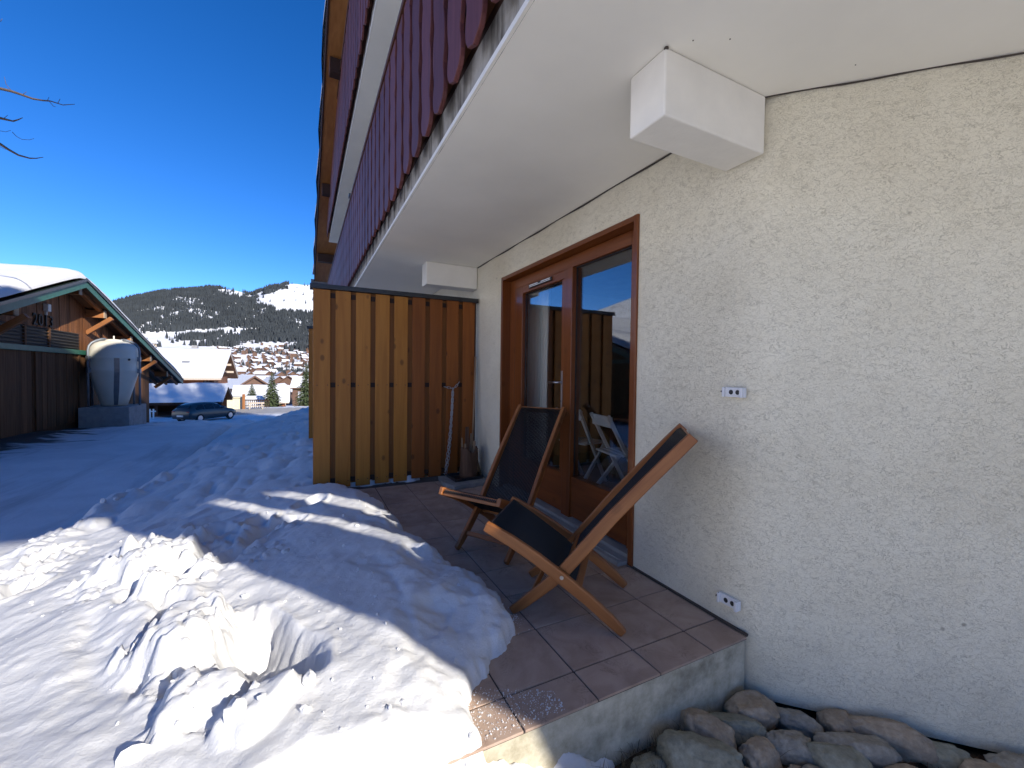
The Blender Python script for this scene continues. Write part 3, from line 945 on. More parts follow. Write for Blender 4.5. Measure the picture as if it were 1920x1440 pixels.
# angled corner, end and back walls
arc = []
for k in range(9):
    t = k / 8
    a_, b_, c_ = (WX, 1.40), (WX, YC), (WX + 0.106, YC - 0.106)
    arc.append(tuple((1 - t) ** 2 * a_[i] + 2 * t * (1 - t) * b_[i] + t * t * c_[i] for i in (0, 1)))
path = arc + [(4.67, -1.5), (12.17, -9.0), (17.0, -9.0), (17.0, -1.5), (17.0, 18.0), (WX, 18.0)]
for (x0, y0), (x1, y1) in zip(path[:-1], path[1:]):
    w.add([(x0, y0, -1.54), (x1, y1, -1.54), (x1, y1, roof_z(y1) - 0.2), (x0, y0, roof_z(y0) - 0.2)], [(0, 1, 2, 3)])
w.add([(WX + 0.02, YC, -1.545), (2.1, 1.5, -1.545), (12.4, -8.8, -1.54), (12.17, -9, -1.54)], [(0, 1, 2, 3)])
w.build('wall', M['plaster'], apt)
MB().prism([(2.05, 1.38), (2.05, 17.8), (16.8, 17.8), (16.8, -8.7), (12.1, -8.7)], -1.9, -1.4).build('foundation', M['soil'], apt)
# rooms behind the terrace door
rm = MB()
x0, x1, y0, y1, z0, z1 = 2.14, 5.6, 1.75, 5.2, -1.20, 1.22
rm.add([(x0, y0, z0), (x1, y0, z0), (x1, y1, z0), (x0, y1, z0), (x0, y0, z1), (x1, y0, z1), (x1, y1, z1), (x0, y1, z1)], [(4, 7, 6, 5), (1, 0, 4, 5), (2, 1, 5, 6), (3, 2, 6, 7)], 0)
rm.add([(x0, y0, z0), (x1, y0, z0), (x1, y1, z0), (x0, y1, z0)], [(0, 1, 2, 3)], 1)
rm.build('room', [M['room_wall'], M['room_floor']], apt)

# seen from above: long balcony, its unseen slotted end shaped to cast shadow bands
SLAB1 = [(0.72, 14.3), (0.72, 1.25), (2.70, -1.24), (2.70, -3.45), (4.30, -5.85), (5.5, -5.6), (5.5, -2.33), (1.91, 1.26), (1.91, 14.3)]
SLAB2 = [(0.72, 14.3), (0.72, 0.90), (4.40, -4.61), (5.6, -2.43), (1.91, 1.26), (1.91, 14.3)]


def slab_mesh(SLAB, z0, z1):
    mb = MB()
    n = len(SLAB)
    vs = [(a, b_, z0) for a, b_ in SLAB] + [(a, b_, z1) for a, b_ in SLAB]
    mb.add(vs, [tuple(range(n - 1, -1, -1)), tuple(range(n, 2 * n))], 0)
    mb.add(vs, [(i, (i + 1) % n, n + (i + 1) % n, n + i) for i in range(n)], 1)
    return mb


def board_mesh(L, name):
    pts_r = []
    n = 40
    for k in range(n + 1):
        z = L * k / n
        ww = 0.078 + 0.028 * abs(math.cos(math.pi * (z - 0.05) / 0.30)) ** 0.7
        if z < 0.13:
            t = z / 0.13
            ww *= math.sqrt(max(0.0, 1 - (1 - t) ** 2.2)) * 0.96 + 0.04
        pts_r.append((ww, z))
    poly = [(a, z) for a, z in pts_r] + [(-a, z) for a, z in reversed(pts_r)]
    return MB().prism(poly, -0.024, 0.0, 'x').mesh(name, M['board_red'])


def balcony(z0, L, ztip, y_last, outline):
    b_ = slab_mesh(outline, z0, z0 + 0.20).build('balcony', [M['ceiling'], M['slab_edge']], apt)
    lip = MB().box(0.706, 0.722, 1.26, 14.3, z0 + 0.004, z0 + 0.03)
    lip.build('drip_edge', M['white_paint'], b_)
    bm_ = board_mesh(L, 'board')
    zt = ztip + L
    y = 1.70 - 0.26 * 3
    yy = y
    org = ORG[b_.name]
    while yy < y_last:
        o = link_mesh('board', bm_, b_, Vector((0.668, yy, ztip + random.uniform(-0.004, 0.004))) - org)
        o.rotation_euler = (random.uniform(-0.004, 0.004), 0, random.uniform(-0.012, 0.012))
        add_bevel(o, 0.003, 1)
        yy += 0.26
    for zz in (ztip + 0.20, ztip + L * 0.62, ztip + L - 0.12):
        stick('rail', (0.696, 0.85, zz), (0.696, y_last, zz), 0.05, 0.10, M['rail_brown'], b_)
    stick('handrail', (0.675, 0.82, zt + 0.02), (0.675, y_last, zt + 0.02), 0.09, 0.045, M['rail_brown'], b_, bevel=0.006)
    MB().box(0.724, 0.738, 0.95, y_last, z0 + 0.205, zt - 0.02).build('backing_panel', M['dark_rail'], b_)
    return b_


bal1 = balcony(1.30, 1.22, 1.40, 14.2, SLAB1)
bal2 = balcony(4.03, 1.70, 4.14, 14.2, SLAB2)
# unseen slotted end added to cast shadow bands: a strip, a beam and a plank
MB().prism([(0.72, 0.40), (0.72, -0.48), (2.699, -3.45), (2.699, -2.40)], 1.30, 1.50).build('shade_strip', M['ceiling'], bal1)
MB().prism([(0.72, 1.00), (0.72, 0.76), (2.699, -2.05), (2.699, -1.75)], 1.30, 1.50).build('beam', M['ceiling'], bal1)
MB().box(0.66, 0.70, -0.9, 0.80, 1.92, 2.66).build('shade_plank', M['board_red'], bal1)
MB().beam((0.72, -0.50, 2.0), (4.28, -5.84, 2.0), 0.03, 1.2).build('end_balustrade', M['board_red'], bal1)
MB().beam((0.72, 0.86, 5.0), (4.38, -4.63, 5.0), 0.03, 1.6).build('end_balustrade', M['board_red'], bal2)
stick('partition', (0.80, 8.7, 2.42), (1.90, 8.7, 2.42), 1.9, 0.09, M['backboard'], bal1, up=(0, 1, 0))
stick('partition_cap', (0.78, 8.7, 3.39), (1.90, 8.7, 3.39), 0.14, 0.05, M['cap'], bal1)
for y0 in (1.240, 4.83, 10.0):
    MB().box(1.28, 1.915, y0, y0 + 0.20, 1.035, 1.299).build('corbel', M['white_paint'], apt, bevel=0.008)
    MB().box(1.28, 1.915, y0, y0 + 0.20, 3.765, 4.029).build('corbel', M['white_paint'], apt, bevel=0.008)
# dark shrinkage joint between wall and slab
j = MB()
pts = [(1.916, y, 1.297 + 0.004 * math.sin(y * 9)) for y in np.arange(1.45, 4.82, 0.12)]
j.tube(pts, [0.004 + 0.003 * abs(math.sin(p[1] * 5.1)) for p in pts], 5)
pts = [(1.916 + 0.7071 * t, 1.246 - 0.7071 * t, 1.297 + 0.003 * math.sin(t * 13)) for t in np.arange(0.0, 1.6, 0.1)]
j.tube(pts, [0.0025 + 0.002 * abs(math.sin(i * 1.7)) for i in range(len(pts))], 5)
j.build('shrinkage_joint', M['grout'], apt)
MB().beam((1.914, 1.26, -1.247), (1.914, 2.06, -1.247), 0.012, 0.012).build('skirting_joint', M['grout'], apt)
# roof: gable over the facade, falling away from the viewer
YN, YF, YRG = -10.0, 18.3, -1.5
zr, zf, zn = roof_z(YRG), roof_z(YF), roof_z(YN)
rf = MB().prism([(YRG, zr), (YRG, zr - 0.25), (YF, zf - 0.25), (YF, zf)], 0.40, 17.4, 'x').prism([(YRG, zr - 0.25), (YRG, zr), (YN, zn), (YN, zn - 0.25)], 0.40, 17.4, 'x')
roof = rf.build('roof', M['soffit'], apt)
MB().beam((0.385, YRG, zr - 0.11), (0.385, YF + 0.02, zf - 0.11), 0.03, 0.30).beam((0.385, YRG, zr - 0.11), (0.385, YN, zn - 0.11), 0.03, 0.30).build('verge_board', M['dark_rail'], roof)
sn = MB()
for i in range(34):
    ya, yb = 18.35 - i * 0.6, 17.75 - i * 0.6
    t0, t1 = 0.30 + 0.03 * math.sin(ya * 2.1), 0.30 + 0.03 * math.sin(yb * 2.1)
    za, zb = roof_z(ya) + 0.02, roof_z(yb) + 0.02
    o0, o1 = 0.33 + 0.025 * math.sin(ya * 3.3), 0.33 + 0.025 * math.sin(yb * 3.3)
    sn.add([(o0, ya, za), (o0 + 0.02, ya, za + t0), (17.4, ya, za + t0), (o1, yb, zb), (o1 + 0.02, yb, zb + t1), (17.4, yb, zb + t1)], [(0, 1, 4, 3), (1, 2, 5, 4)] + ([(0, 2, 1)] if i == 0 else []))
sn.build('roof_snow', M['roof_snow'], roof)
MB().prism([(YRG, zr + 0.02), (YN, zn + 0.02), (YN, zn + 0.32), (YRG, zr + 0.32)], 0.34, 17.4, 'x').build('roof_snow', M['roof_snow'], roof)
for yp in (5.4, 9.0, 12.6, 16.2):
    z = roof_z(yp) - 0.40
    stick('purlin', (1.95, yp, z), (0.46, yp, z), 0.20, 0.28, M['dark_rail'], roof)
    MB().box(0.445, 0.458, yp - 0.1, yp + 0.1, z - 0.14, z + 0.14).build('purlin_end', M['rail_brown'], roof)
g = MB()
prof = [(YF + a_, zf + b_) for a_, b_ in ((0.02, -0.18), (0.05, -0.30), (0.14, -0.32), (0.20, -0.26), (0.21, -0.14), (0.19, -0.14), (0.18, -0.24), (0.13, -0.29), (0.07, -0.27), (0.04, -0.18))]
g.prism(prof, 0.26, 8.0, 'x')
g.tube([(0.42, YF + 0.12, zf - 0.30), (0.42, YF + 0.12, zf - 0.55), (0.48, YF + 0.08, zf - 0.70), (0.62, YF, zf - 0.78), (1.3, YF - 0.2, zf - 0.86), (1.82, YF - 0.35, zf - 0.94), (1.86, YF - 0.36, zf - 1.2), (1.86, YF - 0.36, -1.4)], 0.045, 10)
g.build('gutter', M['gutter'], roof)

# ---- terrace door
door = MB().box(1.903, 2.07, 2.048, 2.085, -1.245, 1.03).build('french_door', M['door_wood'], apt, bevel=0.003)
MB().box(1.903, 2.07, 4.065, 4.102, -1.245, 1.03).build('side_casing', M['door_wood'], door, bevel=0.003)
MB().box(1.904, 2.07, 2.0855, 4.0645, 0.992, 1.029).build('head_casing', M['door_wood_y'], door, bevel=0.003)


def post(y0, y1, z0, z1, nm='stile', x0=2.0, x1=2.075):
    return MB().box(x0, x1, y0, y1, z0, z1).build(nm, M['door_wood'], door, org=((x0 + x1) / 2, (y0 + y1) / 2, z0), bevel=0.004)


def rail_(y0, y1, z0, z1, nm='rail', x0=2.0, x1=2.075):
    return MB().box(x0, x1, y0, y1, z0, z1).build(nm, M['door_wood_y'], door, org=((x0 + x1) / 2, y0, (z0 + z1) / 2), bevel=0.004)


post(2.086, 2.205, -1.20, 0.99)
post(2.885, 3.005, -1.20, 0.89, 'mullion', 1.985, 2.075)
post(3.945, 4.064, -1.20, 0.99)
rail_(2.206, 3.944, 0.892, 0.99)
rail_(2.206, 2.884, -1.185, -0.855)
rail_(3.006, 3.944, -1.185, -0.855)
post(3.77, 3.93, -0.853, 0.89, 'sash_stile', 1.99, 2.06)
rail_(3.007, 3.769, 0.815, 0.889, 'sash_rail', 1.99, 2.06)
post(3.007, 3.045, -0.853, 0.814, 'sash_stile', 1.99, 2.06)
MB().box(1.996, 2.0, 3.935, 3.944, -1.19, 0.89).build('seal', M['dark_plastic'], door)
MB().box(2.036, 2.042, 2.206, 2.884, -0.854, 0.891).build('pane', M['glass'], door)
MB().box(2.036, 2.042, 3.046, 3.769, -0.854, 0.814).build('pane', M['glass'], door)
for (ya, yb, za, zb) in ((2.206, 2.884, -0.854, 0.891), (3.046, 3.769, -0.854, 0.814)):
    MB().box(2.026, 2.034, ya, ya + 0.008, za, zb).box(2.026, 2.034, yb - 0.008, yb, za, zb).box(2.026, 2.034, ya + 0.008, yb - 0.008, zb - 0.008, zb).build('glazing_bead', M['dark_plastic'], door)
h = MB().box(1.984, 1.989, 3.012, 3.036, -0.30, 0.03)
h.build('handle_plate', M['metal'], door, bevel=0.001)
h = MB().tube([(1.984, 3.024, -0.07), (1.945, 3.024, -0.07), (1.938, 3.035, -0.07), (1.938, 3.15, -0.072)], 0.0085, 10)
h.build('handle', M['metal'], door, smooth=True)
MB().lathe([(0.011, -0.002), (0.011, 0.004)], (1.983, 3.024, -0.23), 12).build('keyhole', M['dark_plastic'], door)
v_ = MB().box(1.975, 1.989, 3.20, 3.62, 0.838, 0.872)
vent = v_.build('vent', M['dark_plastic'], door, bevel=0.002)
MB().box(1.971, 1.975, 3.22, 3.60, 0.846, 0.852).box(1.971, 1.975, 3.22, 3.38, 0.858, 0.866).box(1.971, 1.975, 3.44, 3.60, 0.858, 0.866).build('vent_slat', M['white_plastic'], door)
# sill: two shallow steps of grey aluminium
sl = MB().box(1.83, 2.11, 2.09, 4.06, -1.249, -1.222).box(1.93, 2.11, 2.09, 4.06, -1.222, -1.196).box(1.86, 1.872, 2.09, 4.06, -1.222, -1.212)
sl.build('door_sill', M['sill'], door, bevel=0.003)

# ---- two-socket white bracket blocks on the wall
for z, lab in ((-0.078, 'small white wall bracket with two dark slots at chest height beside the angled corner'), (-1.125, 'small white wall bracket with two dark slots low on the wall just above the terrace')):
    r_ = empty('wall_bracket', (1.92, 1.355, z), lab, 'bracket', 'white brackets screwed to the wall')
    bp = MB().box(1.900, 1.9195, 1.300, 1.410, z - 0.024, z + 0.024).box(1.882, 1.9, 1.300, 1.314, z - 0.024, z + 0.024).box(1.886, 1.9, 1.398, 1.410, z - 0.024, z + 0.024)
    bp.build('bracket_body', M['white_plastic'], r_, bevel=0.002)
    for yc in (1.333, 1.368):
        MB().add([(1.8985 - 0.0005, yc + 0.011 * math.cos(t) * 1.0, z + 0.012 * math.sin(t)) for t in np.arange(0, 6.28, 0.52)] + [(1.8995, yc + 0.011 * math.cos(t), z + 0.012 * math.sin(t)) for t in np.arange(0, 6.28, 0.52)],
                 [tuple(range(12, -1, -1))] + [(i, (i + 1) % 13, 13 + (i + 1) % 13, 13 + i) for i in range(13)]).build('slot', M['dark_plastic'], r_)
    MB().tube([(1.919, 1.418, z + 0.002), (1.893, 1.418, z + 0.002)], 0.004, 8).build('screw', M['screw'], r_)

# ================================================================== WOODEN SCREENS
def make_divider(label, n_honey=5):
    r_ = empty('privacy_screen', (0, 0, 0), label, 'screen', 'wooden screens between the terraces')
    bw, sp, H_ = 0.150, 0.2015, 2.085
    bmesh_ = MB().box(-bw / 2, bw / 2, -0.022, 0, 0, H_).mesh('board', M['honey'])
    bmesh2 = MB().box(-bw / 2, bw / 2, -0.022, 0, 0, H_).mesh('board', M['russet'])
    back = MB().box(-0.055, 0.055, 0.017, 0.035, 0.03, H_).mesh('back_board', M['backboard'])
    scr = MB().lathe([(0.0055, 0), (0.0055, 0.002), (0.003, 0.003)], n=10).mesh('screw', M['screw'])
    for k in range(9):
        xc = 0.012 + bw / 2 + sp * k
        o = link_mesh('board', bmesh_ if k < n_honey else bmesh2, r_, (xc, random.uniform(-0.001, 0.001), random.uniform(-0.006, 0.004) + (0.02 if k > 4 else 0)))
        add_bevel(o, 0.003)
        if k < 8:
            link_mesh('back_board', back, r_, (xc + sp / 2, 0, 0))
        if k < n_honey:
            for zz in (0.065, 1.09):
                for sx_ in (-0.05, 0.05):
                    s_ = link_mesh('screw', scr, r_, (xc + sx_, -0.0225, zz + random.uniform(-0.004, 0.004)))
                    s_.rotation_euler = (R(90), 0, 0)
    for zz in (0.07, 1.09, 2.03):
        stick('rail', (0.01, 0.0085, zz), (1.79, 0.0085, zz), 0.015, 0.05, M['dark_rail'], r_)
    MB().box(-0.03, 1.815, -0.045, 0.10, H_ + 0.002, H_ + 0.05).build('cap', M['cap'], r_, bevel=0.003)
    MB().box(0.0, 0.012, -0.022, 0.07, 0.0, H_).build('end_strip', M['honey'], r_)
    MB().box(1.775, 1.80, 0.0, 0.035, 0.3, H_).build('wall_batten', M['dark_rail'], r_)
    return r_


d1 = make_divider('honey and russet board privacy screen with dark metal cap, nearest, closing off the tiled terrace')
d1.location = (0.088, 4.79, -1.232)
d2 = make_divider('honey board privacy screen farther along, only its left edge seen behind the nearest screen')
d2.location = (0.085, 8.62, -1.30)

# ================================================================== FOLDING CHAIRS
def offset_poly(pts, hw):
    """outline of a bent rail in the side plane"""
    up, dn = [], []
    n = len(pts)
    for i, (a, b_, w_) in enumerate(pts):
        p0 = pts[max(i - 1, 0)]
        p1 = pts[min(i + 1, n - 1)]
        dx, dz = p1[0] - p0[0], p1[1] - p0[1]
        L = math.hypot(dx, dz)
        nx, nz = -dz / L, dx / L
        up.append((a + nx * w_, b_ + nz * w_))
        dn.append((a - nx * w_, b_ - nz * w_))
    return up + dn[::-1]


def rail_mesh(pts, y0, y1):
    """bent rail with its own length along local Z so that the grain follows it"""
    a = Vector((pts[0][0], 0, pts[0][1]))
    e = Vector((pts[-1][0], 0, pts[-1][1]))
    mt = stick_matrix(a, e, (0, 1, 0))
    inv = mt.inverted()
    poly = offset_poly(pts, 0)
    mb = MB().prism([(p[0], p[1]) for p in poly], y0, y1, 'y')
    mb.v = [tuple(inv @ Vector(p)) for p in mb.v]
    return mb, mt


def make_chair(label):
    r_ = empty('folding_chair', (0, 0, 0), label, 'chair', 'low folding wooden chairs on the terrace')
    seat_pts = [(-0.012, 0.012, 0.020), (0.05, 0.065, 0.027), (0.16, 0.150, 0.029), (0.29, 0.236, 0.031), (0.42, 0.318, 0.030), (0.55, 0.388, 0.029), (0.66, 0.437, 0.028), (0.695, 0.452, 0.026)]
    back_pts = [(0.556, 0.012, 0.020), (0.50, 0.055, 0.026), (0.40, 0.145, 0.029), (0.29, 0.252, 0.031), (0.17, 0.405, 0.031), (0.05, 0.560, 0.030), (-0.10, 0.735, 0.029), (-0.24, 0.895, 0.028), (-0.305, 0.968, 0.026)]
    for s in (-1, 1):
        y0, y1 = sorted((s * 0.222, s * 0.250))
        mb, mt = rail_mesh(seat_pts, y0, y1)
        o = link_mesh('seat_rail', mb.mesh('seat_rail', M['teak']), r_, mat=mt)
        add_bevel(o, 0.006, 3)
        y0, y1 = sorted((s * 0.192, s * 0.2205))
        mb, mt = rail_mesh(back_pts, y0, y1)
        o = link_mesh('back_rail', mb.mesh('back_rail', M['teak']), r_, mat=mt)
        add_bevel(o, 0.006, 3)
    # cross bars
    stick('top_bar', (-0.290, -0.191, 0.945), (-0.290, 0.191, 0.945), 0.024, 0.042, M['teak'], r_, up=(-0.66, 0, 0.75), bevel=0.004)
    stick('front_bar', (0.672, -0.221, 0.438), (0.672, 0.221, 0.438), 0.024, 0.045, M['teak'], r_, up=(0.42, 0, -0.9), bevel=0.004)
    stick('lower_back_bar', (0.262, -0.191, 0.285), (0.262, 0.191, 0.285), 0.024, 0.040, M['teak'], r_, up=(-0.63, 0, 0.78), bevel=0.004)
    stick('rear_seat_bar', (0.215, -0.221, 0.190), (0.215, 0.221, 0.190), 0.024, 0.040, M['teak'], r_, up=(0.84, 0, 0.55), bevel=0.004)
    stick('leg_bar', (0.455, -0.191, 0.095), (0.455, 0.191, 0.095), 0.022, 0.03, M['teak'], r_, up=(-0.63, 0, 0.78), bevel=0.004)
    for s in (-1, 1):
        o = MB().lathe([(0.010, -0.03), (0.010, 0.03)], n=12).build('hinge_bolt', M['metal'], r_)
        o.rotation_euler = (R(90), 0, 0)
        o.location = (0.288, s * 0.222, 0.243)
    # woven cords: one tube per cord, backrest and seat
    nb = 31
    bp = [(-0.296, 0, 0.962), (-0.272, 0, 0.950), (-0.14, 0, 0.785), (0.03, 0, 0.575), (0.16, 0, 0.415), (0.250, 0, 0.300), (0.272, 0, 0.276)]
    sp_ = [(0.690, 0, 0.444), (0.668, 0, 0.462), (0.54, 0, 0.388), (0.40, 0, 0.300), (0.30, 0, 0.235), (0.222, 0, 0.205), (0.202, 0, 0.182)]
    cb = MB().tube(bp, 0.0047, 6).mesh('cord', M['black'], smooth=True)
    cs = MB().tube(sp_, 0.0047, 6).mesh('cord', M['black'], smooth=True)
    for k in range(nb):
        link_mesh('cord', cb, r_, (0, -0.180 + 0.360 * k / (nb - 1), 0))
        link_mesh('cord', cs, r_, (0, -0.205 + 0.410 * k / (nb - 1), 0))
    return r_


c1 = make_chair('oiled wooden folding chair with black cords, nearest, seen from its side at the terrace front')
c1.location = (1.522, 1.697, -1.248)
c1.rotation_euler = (0, 0, R(137.3))
c2 = make_chair('dark wooden folding chair with black corded back, farther one, standing before the terrace door')
c2.location = (1.545, 2.885, -1.248)
c2.rotation_euler = (0, 0, R(211.5))

# ================================================================== THINGS IN THE TERRACE CORNER
plate = MB().prism([(1.37, 4.42), (1.44, 4.22), (1.88, 4.28), (1.895, 4.68), (1.40, 4.70)], -1.249, -1.203).build('stone_plate', M['stone_plate'], bevel=0.006)
tag(plate, 'flat grey stone plate lying in the terrace corner under the log', 'stone plate')
tr = MB()
outl = [(1.50, 4.36), (1.84, 4.40), (1.865, 4.64), (1.49, 4.65)]
tr.prism(outl, -1.2025, -1.196)
for (a, b_), (c, d_) in zip(outl, outl[1:] + outl[:1]):
    tr.beam((a, b_, -1.186), (c, d_, -1.186), 0.014, 0.032)
tag(tr.build('black_tray', M['dark_plastic'], bevel=0.003), 'shallow black tray on the grey stone plate', 'tray')
lg = empty('log_holder', (1.70, 4.50, -1.195), 'hollow bark-covered log standing on the black tray, filled with split wood', 'log')
n = 22
lv, lf = [], []
for k, z in enumerate(np.linspace(-1.195, -0.87, 8)):
    for jj in range(n):
        t = 2 * math.pi * jj / n
        rr_ = 0.098 + 0.010 * math.sin(3 * t + k * 0.4) + random.uniform(-0.004, 0.004)
        zz = z + (0.03 * math.sin(2 * t + 1) + random.uniform(-0.015, 0.02) if k == 7 else 0)
        lv.append((1.70 + rr_ * math.cos(t), 4.50 + rr_ * math.sin(t), zz))
for jj in range(n):
    t = 2 * math.pi * jj / n
    lv.append((1.70 + 0.078 * math.cos(t), 4.50 + 0.078 * math.sin(t), lv[7 * n + jj][2] - 0.004))
for jj in range(n):
    t = 2 * math.pi * jj / n
    lv.append((1.70 + 0.078 * math.cos(t), 4.50 + 0.078 * math.sin(t), -1.15))
for k in range(9):
    for jj in range(n):
        j2 = (jj + 1) % n
        lf.append((k * n + jj, k * n + j2, (k + 1) * n + j2, (k + 1) * n + jj))
lf.append(tuple(range(n - 1, -1, -1)))
lf.append(tuple(9 * n + jj for jj in range(n)))
MB().add(lv, lf).build('bark', M['log'], lg, smooth=True)
for k, (a, b_, top, w_, h_, lean) in enumerate([(1.66, 4.47, -0.80, 0.045, 0.03, -0.02), (1.69, 4.53, -0.62, 0.07, 0.035, 0.0), (1.74, 4.48, -0.78, 0.05, 0.03, 0.03), (1.73, 4.54, -0.70, 0.05, 0.04, 0.02), (1.64, 4.52, -0.74, 0.03, 0.03, -0.02)]):
    o = stick('split_wood_piece', (a, b_, -1.14), (a + lean, b_ + lean * 0.5, top), w_, h_, M['split'] if k != 1 else M['log'], None, up=(0.3, 1, 0), taper=0.55, bevel=0.004)
    tag(o, ['short pale split stick in the hollow log', 'tallest pointed piece of dark wood in the hollow log', 'short split stick at the right rim of the hollow log', 'split stick behind the pointed piece in the hollow log', 'thin split stick at the left back of the hollow log'][k], 'firewood', 'split wood standing in the hollow log')
br = empty('broom', (1.82, 4.66, -1.20), 'straw broom leaning in the corner between screen and wall, bristles down', 'broom')
MB().tube([(1.80, 4.64, -0.88), (1.84, 4.70, -0.30), (1.865, 4.735, 0.20)], 0.011, 8).build('handle', M['split'], br, smooth=True)
bh = MB()
prof = [(0.022, -0.86), (0.045, -0.90), (0.052, -0.97), (0.055, -1.02), (0.075, -1.12), (0.09, -1.20)]
vs_, fs_ = [], []
for r0_, z in prof:
    for jj in range(18):
        t = 2 * math.pi * jj / 18
        q_ = 1 + 0.12 * (jj % 2)
        vs_.append((1.80 - (z + 0.9) * 0.06 + r0_ * 1.0 * q_ * math.cos(t), 4.635 + r0_ * 0.45 * q_ * math.sin(t), z))
for k in range(len(prof) - 1):
    for jj in range(18):
        fs_.append((k * 18 + jj, k * 18 + (jj + 1) % 18, (k + 1) * 18 + (jj + 1) % 18, (k + 1) * 18 + jj))
fs_.append(tuple(range(18)))
fs_.append(tuple(5 * 18 + jj for jj in range(17, -1, -1)))
bh.add(vs_, fs_).build('bristles', M['straw'], br)
MB().tube([(1.80 + 0.050 * math.cos(t), 4.635 + 0.026 * math.sin(t), -0.95) for t in np.arange(0, 6.2, 0.45)], 0.004, 6, closed=True).build('binding', M['dark_rail'], br)
# hanging chain
ch = empty('hanging_chain', (1.59, 4.755, -0.17), 'galvanised steel chain hanging down the russet boards of the nearest screen', 'chain')
lk = [(0.012 * math.cos(t), 0, 0.013 * (1 if math.sin(t) > 0 else -1) * (abs(math.sin(t)) > 0.01) + 0.012 * math.sin(t)) for t in np.arange(0, 6.28, 0.5236)]
lkm = MB().tube(lk, 0.0036, 6, closed=True).mesh('link', M['chain'], smooth=True)
paths = [[(1.588, -0.185), (1.578, -0.45), (1.565, -0.75), (1.545, -1.0), (1.510, -1.19)], [(1.588, -0.185), (1.545, -0.176), (1.492, -0.165)], [(1.588, -0.185), (1.63, -0.15), (1.672, -0.095)], [(1.582, -0.205), (1.572, -0.45), (1.553, -0.70), (1.527, -0.95), (1.497, -1.185)]]
for pi, pth in enumerate(paths):
    P_ = np.array(pth)
    sl_ = np.concatenate([[0], np.cumsum(np.hypot(*np.diff(P_, axis=0).T))])
    for k, s_ in enumerate(np.arange(0.012, sl_[-1], 0.039)):
        x_, z_ = np.interp(s_, sl_, P_[:, 0]), np.interp(s_, sl_, P_[:, 1])
        x2, z2 = np.interp(s_ + 0.01, sl_, P_[:, 0]), np.interp(s_ + 0.01, sl_, P_[:, 1])
        d_ = Vector((x2 - x_, 0, z2 - z_)) if s_ + 0.01 < sl_[-1] else d_
        mt = stick_matrix((x_, 4.752 - 0.006 * pi, z_), Vector((x_, 4.752 - 0.006 * pi, z_)) + d_, (0, 1, 0)) @ Matrix.Rotation(R(20 if k % 2 else 80), 4, 'Z')
        o = link_mesh('link', lkm, ch, mat=Matrix.Translation(-Vector((1.59, 4.755, -0.17))) @ mt)

# ================================================================== INSIDE THE ROOM
cu = MB()
nn = 60
vs_ = []
for k in range(nn):
    y = 3.70 + 0.46 * k / (nn - 1)
    x = 2.25 + 0.030 * math.sin(k * 0.85) + 0.012 * math.sin(k * 1.9)
    vs_ += [(x, y + 0.0, -1.1), (x * 0.5 + 1.125, y, 0.2), (x, y, 0.95)]
cu.add(vs_, [f for k in range(nn - 1) for f in ((3 * k, 3 * k + 3, 3 * k + 4, 3 * k + 1), (3 * k + 1, 3 * k + 4, 3 * k + 5, 3 * k + 2))])
cu_o = cu.build('curtain', M['curtain'], smooth=True)
sd = cu_o.modifiers.new('thickness', 'SOLIDIFY')
sd.thickness = 0.004
tag(cu_o, 'white gathered curtain behind the left pane of the terrace door', 'curtain')
tb = empty('dining_table', (3.3, 2.9, -1.2), 'wooden dining table inside the room, seen through the door glass', 'table')
MB().box(3.05, 4.05, 2.35, 3.75, -0.50, -0.46).build('tabletop', M['rail_brown'], tb, bevel=0.004)
for a in (3.12, 3.98):
    for b_ in (2.42, 3.68):
        MB().box(a - 0.03, a + 0.03, b_ - 0.03, b_ + 0.03, -1.199, -0.501).build('leg', M['rail_brown'], tb)


def room_chair(x, y, rot, label):
    r_ = empty('white_chair', (0, 0, 0), label, 'chair', 'white folding chairs in the room')
    for s in (-0.2, 0.2):
        stick('leg', (-0.2, s, 0.0), (0.18, s, 0.45), 0.03, 0.03, M['white_plastic'], r_)
        stick('leg', (0.22, s * 0.9, 0.0), (-0.22, s * 0.9, 0.82), 0.03, 0.03, M['white_plastic'], r_)
    for k in range(5):
        stick('seat_slat', (-0.12 + k * 0.075, -0.2, 0.45), (-0.12 + k * 0.075, 0.2, 0.45), 0.06, 0.018, M['white_plastic'], r_)
    stick('backrest', (-0.19, -0.19, 0.76), (-0.19, 0.19, 0.76), 0.02, 0.10, M['white_plastic'], r_)
    r_.location = (x, y, -1.199)
    r_.rotation_euler = (0, 0, R(rot))


room_chair(2.80, 3.85, 10, 'white folding chair inside, behind the left pane below the door handle')
room_chair(2.75, 3.15, -12, 'white folding chair inside, behind the right pane of the door')

